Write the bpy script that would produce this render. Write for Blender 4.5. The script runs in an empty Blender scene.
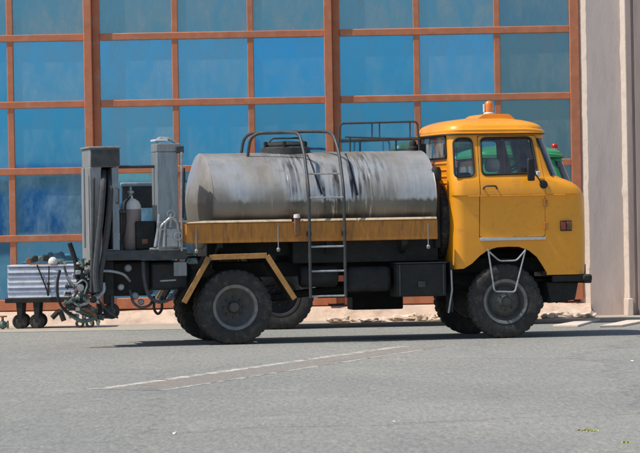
import bpy, bmesh, math, random
from mathutils import Vector, Matrix, noise
random.seed(7)
S = bpy.context.scene
COL = S.collection
R = math.radians

# ------------------------------------------------------------------ camera, sky, sun, exposure
F = 3850.0                       # focal length in photo pixels (photo 640 x 453)
CAM = Vector((0, -50, 1.7))
ROLL = R(1.0); PITCH = math.atan(14.1 / F)
fwd = Vector((0, math.cos(PITCH), -math.sin(PITCH)))
up0 = Vector((0, math.sin(PITCH), math.cos(PITCH)))
rt0 = Vector((1, 0, 0))
c_right = rt0 * math.cos(ROLL) - up0 * math.sin(ROLL)
c_up = rt0 * math.sin(ROLL) + up0 * math.cos(ROLL)
cam = bpy.data.cameras.new('camera'); co = bpy.data.objects.new('camera', cam); COL.objects.link(co)
cam.sensor_width = 36; cam.lens = F * 36 / 640; cam.clip_start = 1; cam.clip_end = 6000
co.matrix_world = Matrix(((c_right.x, c_up.x, -fwd.x, CAM.x), (c_right.y, c_up.y, -fwd.y, CAM.y),
                          (c_right.z, c_up.z, -fwd.z, CAM.z), (0, 0, 0, 1)))
S.camera = co
SUN = Vector((-0.50, -0.15, 0.85)).normalized()
w = bpy.data.worlds.new('World'); S.world = w; w.use_nodes = True
nt = w.node_tree; bg = nt.nodes['Background']
sky = nt.nodes.new('ShaderNodeTexSky'); sky.sky_type = 'NISHITA'; sky.sun_disc = False
sky.sun_elevation = math.asin(SUN.z); sky.sun_rotation = math.atan2(SUN.x, SUN.y)
sky.air_density = 1.0; sky.dust_density = 0.6; sky.ozone_density = 1.4
nt.links.new(sky.outputs[0], bg.inputs[0]); bg.inputs[1].default_value = 0.12
sl = bpy.data.lights.new('sun', 'SUN'); so = bpy.data.objects.new('sun', sl); COL.objects.link(so)
sl.energy = 4.2; sl.angle = R(0.5); sl.color = (1.0, 0.94, 0.85)
so.rotation_euler = SUN.to_track_quat('Z', 'Y').to_euler(); so.location = (-20, -10, 40)
S.view_settings.view_transform = 'Standard'; S.view_settings.look = 'None'
S.view_settings.exposure = 0.1; S.view_settings.gamma = 1; S.view_settings.use_curve_mapping = False

def ray(x, y):
    return (fwd + c_right * ((x - 320) / F) - c_up * ((y - 226.5) / F)).normalized()
def G(x, y, z=0.0):
    d = ray(x, y); t = (z - CAM.z) / d.z; return CAM + d * t
def B(x, y, Y):                                  # pixel on a plane parallel to the facade
    d = ray(x, y); t = (Y - CAM.y) / d.y; p = CAM + d * t; return p.x, p.z
class Frame:                                     # local frame of a vehicle: u forward, v to the far side, z up
    def __init__(s, px, py, v, yaw):
        s.fu = Vector((math.cos(yaw), math.sin(yaw), 0)); s.fv = Vector((-math.sin(yaw), math.cos(yaw), 0))
        s.yaw = yaw; s.O = G(px, py) - s.fv * v
    def L(s, x, y, v):
        d = ray(x, y); t = ((s.O - CAM).dot(s.fv) + v) / d.dot(s.fv); p = CAM + d * t - s.O
        return p.dot(s.fu), p.z

# ------------------------------------------------------------------ materials
MAT = {}
def mat(name, col, rough=0.6, metal=0.0, var=0.25, scale=6.0, bump=0.0, bscale=40.0, dirt=None, dirt_amt=0.0, dirt_scale=3.0, coat=0.0, spec=0.5, stretch=(1, 1, 1), gen=False):
    m = bpy.data.materials.new(name); m.use_nodes = True; n = m.node_tree.nodes; l = m.node_tree.links
    b = n['Principled BSDF']; b.inputs['Roughness'].default_value = rough; b.inputs['Metallic'].default_value = metal
    b.inputs['Coat Weight'].default_value = coat; b.inputs['Coat Roughness'].default_value = 0.12
    b.inputs['Specular IOR Level'].default_value = spec
    tc = n.new('ShaderNodeTexCoord'); mp = n.new('ShaderNodeMapping'); mp.inputs['Scale'].default_value = stretch
    l.new(tc.outputs['Object'], mp.inputs[0])
    t = n.new('ShaderNodeTexNoise'); t.inputs['Scale'].default_value = scale; t.inputs['Detail'].default_value = 7; t.inputs['Roughness'].default_value = 0.65
    l.new(mp.outputs[0], t.inputs['Vector'])
    r = n.new('ShaderNodeValToRGB'); r.color_ramp.elements[0].position = 0.3; r.color_ramp.elements[1].position = 0.72
    r.color_ramp.elements[0].color = [c * (1 - var) for c in col] + [1]
    r.color_ramp.elements[1].color = [min(1, c * (1 + var)) for c in col] + [1]
    l.new(t.outputs['Fac'], r.inputs[0]); out = r.outputs[0]
    if dirt:
        t2 = n.new('ShaderNodeTexNoise'); t2.inputs['Scale'].default_value = dirt_scale; t2.inputs['Detail'].default_value = 9; t2.inputs['Roughness'].default_value = 0.72
        l.new(mp.outputs[0], t2.inputs['Vector'])
        r2 = n.new('ShaderNodeValToRGB'); r2.color_ramp.elements[0].position = 0.52; r2.color_ramp.elements[1].position = 0.7
        r2.color_ramp.elements[0].color = (0, 0, 0, 1); r2.color_ramp.elements[1].color = (dirt_amt,) * 3 + (1,)
        l.new(t2.outputs['Fac'], r2.inputs[0])
        mx = n.new('ShaderNodeMix'); mx.data_type = 'RGBA'; mx.inputs[7].default_value = list(dirt) + [1]
        l.new(r2.outputs[0], mx.inputs[0]); l.new(out, mx.inputs[6]); out = mx.outputs[2]
    l.new(out, b.inputs['Base Color'])
    rr = n.new('ShaderNodeMapRange'); rr.inputs[3].default_value = max(0.05, rough - 0.12); rr.inputs[4].default_value = min(1, rough + 0.15)
    l.new(t.outputs['Fac'], rr.inputs[0]); l.new(rr.outputs[0], b.inputs['Roughness'])
    if bump:
        t3 = n.new('ShaderNodeTexNoise'); t3.inputs['Scale'].default_value = bscale; t3.inputs['Detail'].default_value = 6
        l.new(mp.outputs[0], t3.inputs['Vector'])
        bp = n.new('ShaderNodeBump'); bp.inputs['Strength'].default_value = bump; bp.inputs['Distance'].default_value = 0.02
        l.new(t3.outputs['Fac'], bp.inputs['Height']); l.new(bp.outputs[0], b.inputs['Normal'])
    MAT[name] = m; return m
def glass(name, tint, refl=1.0, haze=0.0, hazecol=(0.5, 0.5, 0.5), coat=None, coat_f=0.0, wav=0.15):
    m = bpy.data.materials.new(name); m.use_nodes = True; n = m.node_tree.nodes; l = m.node_tree.links
    n.remove(n['Principled BSDF']); o = n['Material Output']
    tr = n.new('ShaderNodeBsdfTransparent'); tr.inputs[0].default_value = list(tint) + [1]
    gl = n.new('ShaderNodeBsdfGlossy'); gl.inputs['Roughness'].default_value = 0.02
    if coat: gl.inputs[0].default_value = list(coat) + [1]
    fr = n.new('ShaderNodeFresnel'); fr.inputs[0].default_value = 1.52
    tc0 = n.new('ShaderNodeTexCoord'); oi = n.new('ShaderNodeObjectInfo'); sc = n.new('ShaderNodeVectorMath'); sc.operation = 'MULTIPLY_ADD'
    sc.inputs[1].default_value = (1, 1, 1); l.new(tc0.outputs['Object'], sc.inputs[0])
    rm = n.new('ShaderNodeMath'); rm.operation = 'MULTIPLY'; rm.inputs[1].default_value = 40; l.new(oi.outputs['Random'], rm.inputs[0]); l.new(rm.outputs[0], sc.inputs[2])
    tn = n.new('ShaderNodeTexNoise'); tn.inputs['Scale'].default_value = 2.2; tn.inputs['Detail'].default_value = 3
    l.new(sc.outputs[0], tn.inputs['Vector'])
    bp = n.new('ShaderNodeBump'); bp.inputs['Strength'].default_value = wav; bp.inputs['Distance'].default_value = 0.02
    l.new(tn.outputs['Fac'], bp.inputs['Height']); l.new(bp.outputs[0], gl.inputs['Normal'])
    mm = n.new('ShaderNodeMath'); mm.operation = 'MULTIPLY_ADD'; mm.inputs[1].default_value = 1.8 * refl; mm.inputs[2].default_value = coat_f; l.new(fr.outputs[0], mm.inputs[0])
    mx = n.new('ShaderNodeMixShader'); l.new(mm.outputs[0], mx.inputs[0]); l.new(tr.outputs[0], mx.inputs[1]); l.new(gl.outputs[0], mx.inputs[2])
    last = mx
    if haze:
        df = n.new('ShaderNodeBsdfDiffuse'); df.inputs[0].default_value = list(hazecol) + [1]
        t2 = n.new('ShaderNodeTexNoise'); t2.inputs['Scale'].default_value = 2.6; t2.inputs['Detail'].default_value = 9; t2.inputs['Roughness'].default_value = 0.68; t2.inputs['Distortion'].default_value = 0.15
        mp = n.new('ShaderNodeMapping'); mp.inputs['Scale'].default_value = (1.5, 1.0, 0.7); l.new(sc.outputs[0], mp.inputs[0]); l.new(mp.outputs[0], t2.inputs['Vector'])
        mr = n.new('ShaderNodeMapRange'); mr.inputs[1].default_value = 0.40; mr.inputs[2].default_value = 0.66; mr.inputs[3].default_value = haze * 0.1; mr.inputs[4].default_value = haze * 1.6
        l.new(t2.outputs['Fac'], mr.inputs[0])
        m2 = n.new('ShaderNodeMixShader'); l.new(mr.outputs[0], m2.inputs[0]); l.new(mx.outputs[0], m2.inputs[1]); l.new(df.outputs[0], m2.inputs[2]); last = m2
    l.new(last.outputs[0], o.inputs[0]); MAT[name] = m; return m

mat('yellow', (0.91, 0.36, 0.014), 0.36, var=0.09, scale=3, dirt=(0.46, 0.20, 0.045), dirt_amt=0.5, dirt_scale=6, coat=0.25, bump=0.16, bscale=2.6)
mat('yellow_old', (0.50, 0.20, 0.03), 0.6, var=0.25, scale=9, dirt=(0.10, 0.06, 0.03), dirt_amt=0.75, dirt_scale=4, stretch=(3, 1, 0.5), bump=0.1)
mat('orange_edge', (0.50, 0.25, 0.07), 0.7, var=0.25, scale=12, dirt=(0.14, 0.08, 0.04), dirt_amt=0.7, dirt_scale=7)
mat('beige_edge', (0.52, 0.39, 0.25), 0.7, var=0.25, scale=12, dirt=(0.12, 0.08, 0.05), dirt_amt=0.7, dirt_scale=7)
mat('green', (0.025, 0.30, 0.11), 0.4, var=0.12, coat=0.2, dirt=(0.10, 0.13, 0.09), dirt_amt=0.4)
mat('rubber', (0.034, 0.032, 0.030), 0.85, var=0.4, scale=14, dirt=(0.15, 0.125, 0.10), dirt_amt=0.7, dirt_scale=6, bump=0.2)
mat('rubber_dark', (0.02, 0.02, 0.019), 0.9, var=0.3)
mat('rubber_seal', (0.012, 0.012, 0.012), 0.6, var=0.2)
mat('rim', (0.085, 0.085, 0.08), 0.6, metal=0.2, var=0.35, scale=12, dirt=(0.08, 0.06, 0.045), dirt_amt=0.8, dirt_scale=8)
mat('rim_ring', (0.20, 0.20, 0.19), 0.55, metal=0.2, var=0.3, scale=14, dirt=(0.12, 0.09, 0.06), dirt_amt=0.8, dirt_scale=9)
mat('chassis', (0.016, 0.017, 0.016), 0.75, var=0.6, scale=8, dirt=(0.05, 0.042, 0.033), dirt_amt=0.6, dirt_scale=6, bump=0.15)
mat('steel_dark', (0.06, 0.065, 0.068), 0.55, metal=0.3, var=0.35, scale=12, dirt=(0.12, 0.08, 0.05), dirt_amt=0.6, dirt_scale=8)
mat('steel_grey', (0.27, 0.28, 0.28), 0.55, metal=0.15, var=0.2, scale=6, dirt=(0.12, 0.10, 0.08), dirt_amt=0.55, dirt_scale=4, stretch=(3, 3, 0.6))
mat('steel_blue', (0.24, 0.28, 0.30), 0.5, metal=0.15, var=0.2, scale=6, dirt=(0.10, 0.09, 0.08), dirt_amt=0.5, dirt_scale=4, stretch=(3, 3, 0.6))
mat('galv', (0.42, 0.43, 0.43), 0.45, metal=0.5, var=0.25, scale=15, dirt=(0.1, 0.09, 0.08), dirt_amt=0.6, dirt_scale=10)
mat('alu', (0.6, 0.6, 0.6), 0.35, metal=0.8, var=0.15, scale=15)
mat('hose', (0.07, 0.072, 0.075), 0.7, var=0.3, scale=20, dirt=(0.2, 0.19, 0.17), dirt_amt=0.5)
mat('white_paint', (0.72, 0.70, 0.66), 0.55, var=0.12, dirt=(0.4, 0.3, 0.2), dirt_amt=0.5)
mat('bottle_grey', (0.34, 0.27, 0.25), 0.6, var=0.2, dirt=(0.15, 0.1, 0.08), dirt_amt=0.6)
mat('seat', (0.05, 0.045, 0.04), 0.8, var=0.3); mat('seat_white', (0.7, 0.7, 0.68), 0.8, var=0.1)
mat('lamp_red', (0.30, 0.03, 0.015), 0.3, var=0.15, coat=0.4); mat('lamp_amber', (0.75, 0.22, 0.02), 0.25, var=0.1, coat=0.5)
mat('signal_red', (0.5, 0.02, 0.02), 0.3, var=0.1)
mat('slat_a', (0.60, 0.64, 0.72), 0.5, var=0.12, scale=10, dirt=(0.2, 0.17, 0.14), dirt_amt=0.5, dirt_scale=12)
mat('slat_b', (0.36, 0.41, 0.52), 0.5, var=0.12, scale=10, dirt=(0.2, 0.17, 0.14), dirt_amt=0.5, dirt_scale=12)
mat('valve_green', (0.10, 0.15, 0.12), 0.6, var=0.4, scale=20, dirt=(0.3, 0.26, 0.2), dirt_amt=0.7, dirt_scale=14)
mat('rust', (0.22, 0.10, 0.055), 0.85, var=0.4, scale=20)
mat('frame_red', (0.56, 0.19, 0.09), 0.65, var=0.16, scale=5, dirt=(0.55, 0.34, 0.25), dirt_amt=0.5, dirt_scale=6, bump=0.08)
mat('plaster', (0.60, 0.50, 0.455), 0.9, var=0.10, scale=2.5, dirt=(0.45, 0.38, 0.35), dirt_amt=0.5, dirt_scale=3, bump=0.12, stretch=(1.6, 1, 0.35))
mat('plaster_brown', (0.43, 0.33, 0.29), 0.9, var=0.14, scale=4, dirt=(0.22, 0.17, 0.15), dirt_amt=0.5, dirt_scale=3, bump=0.12, stretch=(3, 1, 0.3))
mat('plaster_cream', (0.74, 0.61, 0.51), 0.9, var=0.12, scale=5, dirt=(0.35, 0.28, 0.24), dirt_amt=0.6, dirt_scale=5, bump=0.2)
mat('plinth', (0.62, 0.46, 0.35), 0.9, var=0.2, scale=4, dirt=(0.25, 0.17, 0.13), dirt_amt=0.6, dirt_scale=3, bump=0.3, bscale=15)
mat('rubble', (0.74, 0.59, 0.48), 0.95, var=0.25, scale=5, bump=0.5, bscale=14)
mat('room', (0.16, 0.20, 0.24), 0.9, var=0.2)
mat('weed', (0.24, 0.25, 0.11), 0.8, var=0.4); mat('leaf_yellow', (0.45, 0.45, 0.10), 0.7, var=0.3); mat('paper', (0.75, 0.76, 0.74), 0.8, var=0.1)
mat('blue_box', (0.20, 0.46, 0.70), 0.7, var=0.15); mat('blue_box_pale', (0.50, 0.68, 0.80), 0.7, var=0.12)
BL = [(0.022, 0.185, 0.44), (0.028, 0.20, 0.46), (0.03, 0.165, 0.36), (0.045, 0.15, 0.27), (0.05, 0.13, 0.20)]
for i, c in enumerate(BL): mat('sheet_%d' % i, c, 0.55, var=0.16, scale=2.2, dirt=tuple(min(1, q * 1.5 + 0.03) for q in c), dirt_amt=0.4, dirt_scale=3.5)
glass('pane_glass', (0.70, 0.85, 1.0), 1.0, 0.17, (0.34, 0.55, 0.72), (0.075, 0.43, 0.93), 0.58, 0.004)
glass('pane_glass_pale', (0.70, 0.85, 1.0), 1.0, 0.26, (0.34, 0.54, 0.70), (0.13, 0.46, 0.90), 0.56, 0.004)
glass('pane_glass_low', (0.75, 0.9, 1.0), 1.0, 0.30, (0.30, 0.52, 0.66), (0.20, 0.58, 0.88), 0.58, 0.004)
glass('pane_glass_dull', (0.70, 0.85, 1.0), 1.0, 0.30, (0.36, 0.45, 0.50), (0.18, 0.45, 0.72), 0.44, 0.004)
glass('pane_glass_grey', (0.70, 0.80, 0.85), 1.0, 0.22, (0.36, 0.44, 0.48), (0.19, 0.41, 0.66), 0.36, 0.004)
glass('dusty_glass', (0.8, 0.82, 0.8), 1.0, 0.55, (0.42, 0.42, 0.38))
glass('screen_glass', (0.84, 0.90, 0.88), 1.2, 0.10, (0.6, 0.64, 0.66), None, 0.06)
glass('cab_glass', (0.93, 0.96, 0.95), 0.8, 0.05, (0.5, 0.5, 0.45))
# bare-metal tank with bitumen runs
def tank_material():
    m = mat('tank', (0.62, 0.61, 0.57), 0.36, metal=0.6, var=0.2, scale=3.0, bump=0.05, bscale=4, dirt=(0.30, 0.27, 0.22), dirt_amt=0.6, dirt_scale=3)
    n = m.node_tree.nodes; l = m.node_tree.links; b = n['Principled BSDF']; src = b.inputs['Base Color'].links[0].from_socket
    tc = n.new('ShaderNodeTexCoord')
    def streak(scale, st, lo, hi):
        mp = n.new('ShaderNodeMapping'); mp.inputs['Scale'].default_value = st; l.new(tc.outputs['Object'], mp.inputs[0])
        t = n.new('ShaderNodeTexNoise'); t.inputs['Scale'].default_value = scale; t.inputs['Detail'].default_value = 4; l.new(mp.outputs[0], t.inputs['Vector'])
        r = n.new('ShaderNodeMapRange'); r.inputs[1].default_value = lo; r.inputs[2].default_value = hi; l.new(t.outputs['Fac'], r.inputs[0]); return r.outputs[0]
    s1 = streak(14, (1.5, 0.12, 0.10), 0.47, 0.57)
    s2 = streak(2.0, (1.2, 0.2, 0.9), 0.40, 0.58)
    sp = n.new('ShaderNodeSeparateXYZ'); l.new(tc.outputs['Object'], sp.inputs[0])
    def rng(sock, a, bb, c, d):
        r = n.new('ShaderNodeMapRange'); r.inputs[1].default_value = a; r.inputs[2].default_value = bb; r.inputs[3].default_value = c; r.inputs[4].default_value = d
        l.new(sock, r.inputs[0]); return r.outputs[0]
    def mul(a, c):
        q = n.new('ShaderNodeMath'); q.operation = 'MULTIPLY'; l.new(a, q.inputs[0]); l.new(c, q.inputs[1]); return q.outputs[0]
    band = mul(rng(sp.outputs[0], 0.3, 0.9, 0.12, 1), rng(sp.outputs[0], 1.75, 2.3, 1, 0.10))
    fac = mul(mul(s1, s2), band)
    mx = n.new('ShaderNodeMix'); mx.data_type = 'RGBA'; mx.inputs[7].default_value = (0.055, 0.05, 0.042, 1)
    l.new(fac, mx.inputs[0]); l.new(src, mx.inputs[6])
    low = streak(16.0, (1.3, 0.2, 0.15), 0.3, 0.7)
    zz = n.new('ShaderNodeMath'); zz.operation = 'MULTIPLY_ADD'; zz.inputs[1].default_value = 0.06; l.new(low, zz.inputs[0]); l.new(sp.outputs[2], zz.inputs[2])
    underside_shade = rng(zz.outputs[0], 1.865, 1.905, 0.88, 0.0)  # dark lower half: underside shade and ground reflection painted into the colour
    mx3 = n.new('ShaderNodeMix'); mx3.data_type = 'RGBA'; mx3.inputs[7].default_value = (0.055, 0.056, 0.048, 1); l.new(underside_shade, mx3.inputs[0]); l.new(mx.outputs[2], mx3.inputs[6]); mx = mx3
    dull = mul(streak(1.7, (1.0, 0.6, 0.7), 0.39, 0.57), rng(sp.outputs[0], 1.9, 2.6, 0.95, 0.3))
    mx4 = n.new('ShaderNodeMix'); mx4.data_type = 'RGBA'; mx4.inputs[7].default_value = (0.27, 0.245, 0.205, 1); l.new(dull, mx4.inputs[0]); l.new(mx.outputs[2], mx4.inputs[6]); mx = mx4
    mr_ = rng(dull, 0, 1, 0.32, 0.6); l.new(mr_, b.inputs['Roughness'])
    s3 = mul(streak(14, (1.8, 0.1, 0.16), 0.6, 0.7), band)
    mx2 = n.new('ShaderNodeMix'); mx2.data_type = 'RGBA'; mx2.inputs[7].default_value = (0.6, 0.58, 0.52, 1)
    l.new(s3, mx2.inputs[0]); l.new(mx.outputs[2], mx2.inputs[6]); l.new(mx2.outputs[2], b.inputs['Base Color'])
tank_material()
def ground_material():
    m = bpy.data.materials.new('asphalt'); m.use_nodes = True; n = m.node_tree.nodes; l = m.node_tree.links; b = n['Principled BSDF']
    tc = n.new('ShaderNodeTexCoord')
    def tex(scale, detail, st=(1, 1, 1), rough=0.6):
        mp = n.new('ShaderNodeMapping'); mp.inputs['Scale'].default_value = st; l.new(tc.outputs['Object'], mp.inputs[0])
        t = n.new('ShaderNodeTexNoise'); t.inputs['Scale'].default_value = scale; t.inputs['Detail'].default_value = detail; t.inputs['Roughness'].default_value = rough
        l.new(mp.outputs[0], t.inputs['Vector']); return t.outputs['Fac']
    def ramp(s, p0, c0, p1, c1):
        r = n.new('ShaderNodeValToRGB'); r.color_ramp.elements[0].position = p0; r.color_ramp.elements[1].position = p1
        r.color_ramp.elements[0].color = list(c0) + [1]; r.color_ramp.elements[1].color = list(c1) + [1]; l.new(s, r.inputs[0]); return r.outputs[0]
    def mixc(f, a, c, mode='MIX'):
        x = n.new('ShaderNodeMix'); x.data_type = 'RGBA'; x.blend_type = mode
        if isinstance(f, float): x.inputs[0].default_value = f
        else: l.new(f, x.inputs[0])
        l.new(a, x.inputs[6])
        if isinstance(c, tuple): x.inputs[7].default_value = list(c) + [1]
        else: l.new(c, x.inputs[7])
        return x.outputs[2]
    base = ramp(tex(0.22, 8, (1, 0.5, 1)), 0.33, (0.222, 0.224, 0.208), 0.68, (0.290, 0.282, 0.252))
    c = mixc(ramp(tex(1.3, 7, (1, 0.35, 1), 0.7), 0.54, (0, 0, 0), 0.74, (0.55,) * 3), base, (0.36, 0.335, 0.29))
    c = mixc(ramp(tex(0.7, 6, (1, 0.25, 1), 0.7), 0.57, (0, 0, 0), 0.75, (0.5,) * 3), c, (0.175, 0.172, 0.160))
    c = mixc(ramp(tex(5.0, 6, (1, 0.3, 1), 0.75), 0.55, (0, 0, 0), 0.72, (0.5,) * 3), c, (0.34, 0.315, 0.27))
    c = mixc(ramp(tex(4.0, 6, (0.8, 0.3, 1), 0.75), 0.58, (0, 0, 0), 0.74, (0.55,) * 3), c, (0.15, 0.15, 0.145))
    mpv = n.new('ShaderNodeMapping'); mpv.inputs['Scale'].default_value = (0.16, 0.07, 1); nz = n.new('ShaderNodeTexNoise'); nz.inputs['Scale'].default_value = 1.2; nz.inputs['Detail'].default_value = 6
    l.new(tc.outputs['Object'], nz.inputs['Vector']); vm = n.new('ShaderNodeVectorMath'); vm.operation = 'MULTIPLY_ADD'; vm.inputs[1].default_value = (1.2, 1.2, 0); l.new(nz.outputs['Color'], vm.inputs[0]); l.new(tc.outputs['Object'], vm.inputs[2]); l.new(vm.outputs[0], mpv.inputs[0])
    vo = n.new('ShaderNodeTexVoronoi'); vo.feature = 'DISTANCE_TO_EDGE'; vo.inputs['Scale'].default_value = 1.0; l.new(mpv.outputs[0], vo.inputs['Vector'])
    c = mixc(ramp(vo.outputs['Distance'], 0.0, (0.32,) * 3, 0.006, (0, 0, 0)), c, (0.09, 0.09, 0.085))
    c = mixc(1.0, c, ramp(tex(22, 5, (1, 0.12, 1), 0.7), 0.3, (0.84,) * 3, 0.7, (1.30,) * 3), 'MULTIPLY')
    g = ramp(tex(38, 3, (1, 0.5, 1)), 0.25, (0.66,) * 3, 0.75, (1.24,) * 3)
    c = mixc(1.0, c, g, 'MULTIPLY')
    c = mixc(ramp(tex(16, 2, (1, 0.4, 1)), 0.70, (0, 0, 0), 0.78, (0.5,) * 3), c, (0.36, 0.35, 0.32))
    l.new(c, b.inputs['Base Color']); b.inputs['Roughness'].default_value = 0.92; b.inputs['Specular IOR Level'].default_value = 0.25
    bp = n.new('ShaderNodeBump'); bp.inputs['Strength'].default_value = 0.5; bp.inputs['Distance'].default_value = 0.012
    l.new(tex(30, 5), bp.inputs['Height']); l.new(bp.outputs[0], b.inputs['Normal']); MAT['asphalt'] = m
ground_material()
mat('apron', (0.42, 0.365, 0.29), 0.9, var=0.18, scale=2.0, dirt=(0.22, 0.19, 0.16), dirt_amt=0.6, dirt_scale=2, bump=0.2, stretch=(1, 0.4, 1))
def worn(name, col, lo, hi, sc):                # asphalt with a worn film of another colour on it
    m = MAT['asphalt'].copy(); m.name = name; n = m.node_tree.nodes; l = m.node_tree.links; b = n['Principled BSDF']; src = b.inputs['Base Color'].links[0].from_socket
    tc = n.new('ShaderNodeTexCoord'); mp = n.new('ShaderNodeMapping'); mp.inputs['Scale'].default_value = (1, 0.2, 1); l.new(tc.outputs['Object'], mp.inputs[0])
    t = n.new('ShaderNodeTexNoise'); t.inputs['Scale'].default_value = sc; t.inputs['Detail'].default_value = 8; t.inputs['Roughness'].default_value = 0.75; l.new(mp.outputs[0], t.inputs['Vector'])
    r = n.new('ShaderNodeMapRange'); r.inputs[1].default_value = lo; r.inputs[2].default_value = hi; r.inputs[4].default_value = 0.95; l.new(t.outputs['Fac'], r.inputs[0])
    x = n.new('ShaderNodeMix'); x.data_type = 'RGBA'; x.inputs[7].default_value = list(col) + [1]; l.new(r.outputs[0], x.inputs[0]); l.new(src, x.inputs[6]); l.new(x.outputs[2], b.inputs['Base Color']); MAT[name] = m
worn('slot_edge', (0.56, 0.52, 0.45), 0.36, 0.56, 7.0)
worn('slot_fill', (0.27, 0.215, 0.18), 0.35, 0.75, 3.0)

# ------------------------------------------------------------------ mesh helpers
class MB:
    def __init__(s): s.v = []; s.f = []
    def add(s, vs, fs):
        o = len(s.v); s.v += [tuple(p) for p in vs]; s.f += [tuple(i + o for i in f) for f in fs]; return s
    def box(s, x0, x1, y0, y1, z0, z1):
        x0, x1 = sorted((x0, x1)); y0, y1 = sorted((y0, y1)); z0, z1 = sorted((z0, z1))
        return s.add([(x0, y0, z0), (x1, y0, z0), (x1, y1, z0), (x0, y1, z0), (x0, y0, z1), (x1, y0, z1), (x1, y1, z1), (x0, y1, z1)],
                     [(0, 3, 2, 1), (4, 5, 6, 7), (0, 1, 5, 4), (1, 2, 6, 5), (2, 3, 7, 6), (3, 0, 4, 7)])
    def prism(s, poly, a, b, axis='y'):
        n = len(poly)
        ar = sum(poly[i][0] * poly[(i + 1) % n][1] - poly[(i + 1) % n][0] * poly[i][1] for i in range(n))
        if ar < 0: poly = poly[::-1]
        def P(p, t): return {'y': (p[0], t, p[1]), 'x': (t, p[0], p[1]), 'z': (p[0], p[1], t)}[axis]
        a, b = min(a, b), max(a, b)
        vs = [P(p, a) for p in poly] + [P(p, b) for p in poly]
        fs = [(i, (i + 1) % n, (i + 1) % n + n, i + n) for i in range(n)] + [tuple(range(n))[::-1], tuple(range(n, 2 * n))]
        if axis == 'y': fs = [f[::-1] for f in fs]
        return s.add(vs, fs)
    def tube(s, pts, r, n=8, closed=False):
        pts = [Vector(p) for p in pts]; N = len(pts); rs = r if isinstance(r, (list, tuple)) else [r] * N
        vs = []; prev = None
        for i, p in enumerate(pts):
            if closed: t = pts[(i + 1) % N] - pts[i - 1]
            else: t = pts[min(i + 1, N - 1)] - pts[max(i - 1, 0)]
            t.normalize()
            if prev is None:
                a = Vector((0, 0, 1)) if abs(t.z) < 0.9 else Vector((1, 0, 0)); u = t.cross(a).normalized()
            else: u = (prev - t * prev.dot(t)).normalized()
            prev = u; q = t.cross(u)
            for k in range(n):
                an = 2 * math.pi * k / n; vs.append(p + (u * math.cos(an) + q * math.sin(an)) * rs[i])
        fs = []
        for i in range(N if closed else N - 1):
            j = (i + 1) % N
            for k in range(n): fs.append((i * n + k, i * n + (k + 1) % n, j * n + (k + 1) % n, j * n + k))
        if not closed: fs += [tuple(range(n))[::-1], tuple(range((N - 1) * n, N * n))]
        return s.add(vs, fs)
    def lathe(s, prof, c, axis='y', n=32, closed=False, mod=None):
        c = Vector(c); vs = []; m = len(prof)
        for k in range(n):
            an = 2 * math.pi * k / n
            for i, (r, h) in enumerate(prof):
                if mod: r, h = mod(k, i, r, h)
                a, b = r * math.cos(an), r * math.sin(an)
                vs.append(c + Vector({'y': (a, h, b), 'x': (h, a, b), 'z': (a, b, h)}[axis]))
        fs = []
        for k in range(n):
            j = (k + 1) % n
            for i in range(m if closed else m - 1):
                i2 = (i + 1) % m; fs.append((k * m + i, k * m + i2, j * m + i2, j * m + i))
        if not closed: fs += [tuple(k * m for k in range(n)), tuple(k * m + m - 1 for k in range(n))[::-1]]
        return s.add(vs, fs)
    def mesh(s, name='m'):
        me = bpy.data.meshes.new(name); me.from_pydata(s.v, [], s.f); me.validate()
        bm = bmesh.new(); bm.from_mesh(me); bmesh.ops.recalc_face_normals(bm, faces=bm.faces); bm.to_mesh(me); bm.free(); return me
    def build(s, name, m, parent=None, smooth=True, bevel=0.0, ang=35):
        return mkobj(name, s.mesh(name), m, parent, smooth, bevel, ang)
def mkobj(name, me, m, parent=None, smooth=True, bevel=0.0, ang=35):
    me.name = name; me.materials.clear(); me.materials.append(MAT[m])
    if smooth: me.shade_smooth(); me.set_sharp_from_angle(angle=R(ang))
    o = bpy.data.objects.new(name, me); COL.objects.link(o); o.parent = parent
    if bevel:
        b = o.modifiers.new('bevel', 'BEVEL'); b.width = bevel; b.segments = 2; b.limit_method = 'ANGLE'; b.angle_limit = R(40); b.harden_normals = False
    return o
def fillet(pts, r, seg=5):
    pts = [Vector(p) for p in pts]; out = [pts[0]]
    for i in range(1, len(pts) - 1):
        a, p, b = pts[i - 1], pts[i], pts[i + 1]; d1 = (a - p); d2 = (b - p)
        k = min(r, d1.length * 0.48, d2.length * 0.48); p0 = p + d1.normalized() * k; p1 = p + d2.normalized() * k
        for j in range(seg + 1):
            t = j / seg; out.append(p0 * (1 - t) ** 2 + p * 2 * t * (1 - t) + p1 * t * t)
    out.append(pts[-1]); return out
def round_poly(pts, r, seg=5):
    n = len(pts); out = []
    P = [Vector((p[0], p[1], 0)) for p in pts]
    for i in range(n):
        a, p, b = P[i - 1], P[i], P[(i + 1) % n]; d1 = a - p; d2 = b - p; k = min(r, d1.length * 0.48, d2.length * 0.48)
        p0 = p + d1.normalized() * k; p1 = p + d2.normalized() * k
        for j in range(seg + 1):
            t = j / seg; q = p0 * (1 - t) ** 2 + p * 2 * t * (1 - t) + p1 * t * t; out.append((q.x, q.y))
    return out
def offset_poly(poly, d):                 # grow (d>0) a convex-ish polygon about its centre by distance d
    cx = sum(p[0] for p in poly) / len(poly); cy = sum(p[1] for p in poly) / len(poly)
    hx = max(abs(p[0] - cx) for p in poly); hy = max(abs(p[1] - cy) for p in poly)
    return [(cx + (p[0] - cx) * (hx + d) / hx, cy + (p[1] - cy) * (hy + d) / hy) for p in poly]
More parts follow.
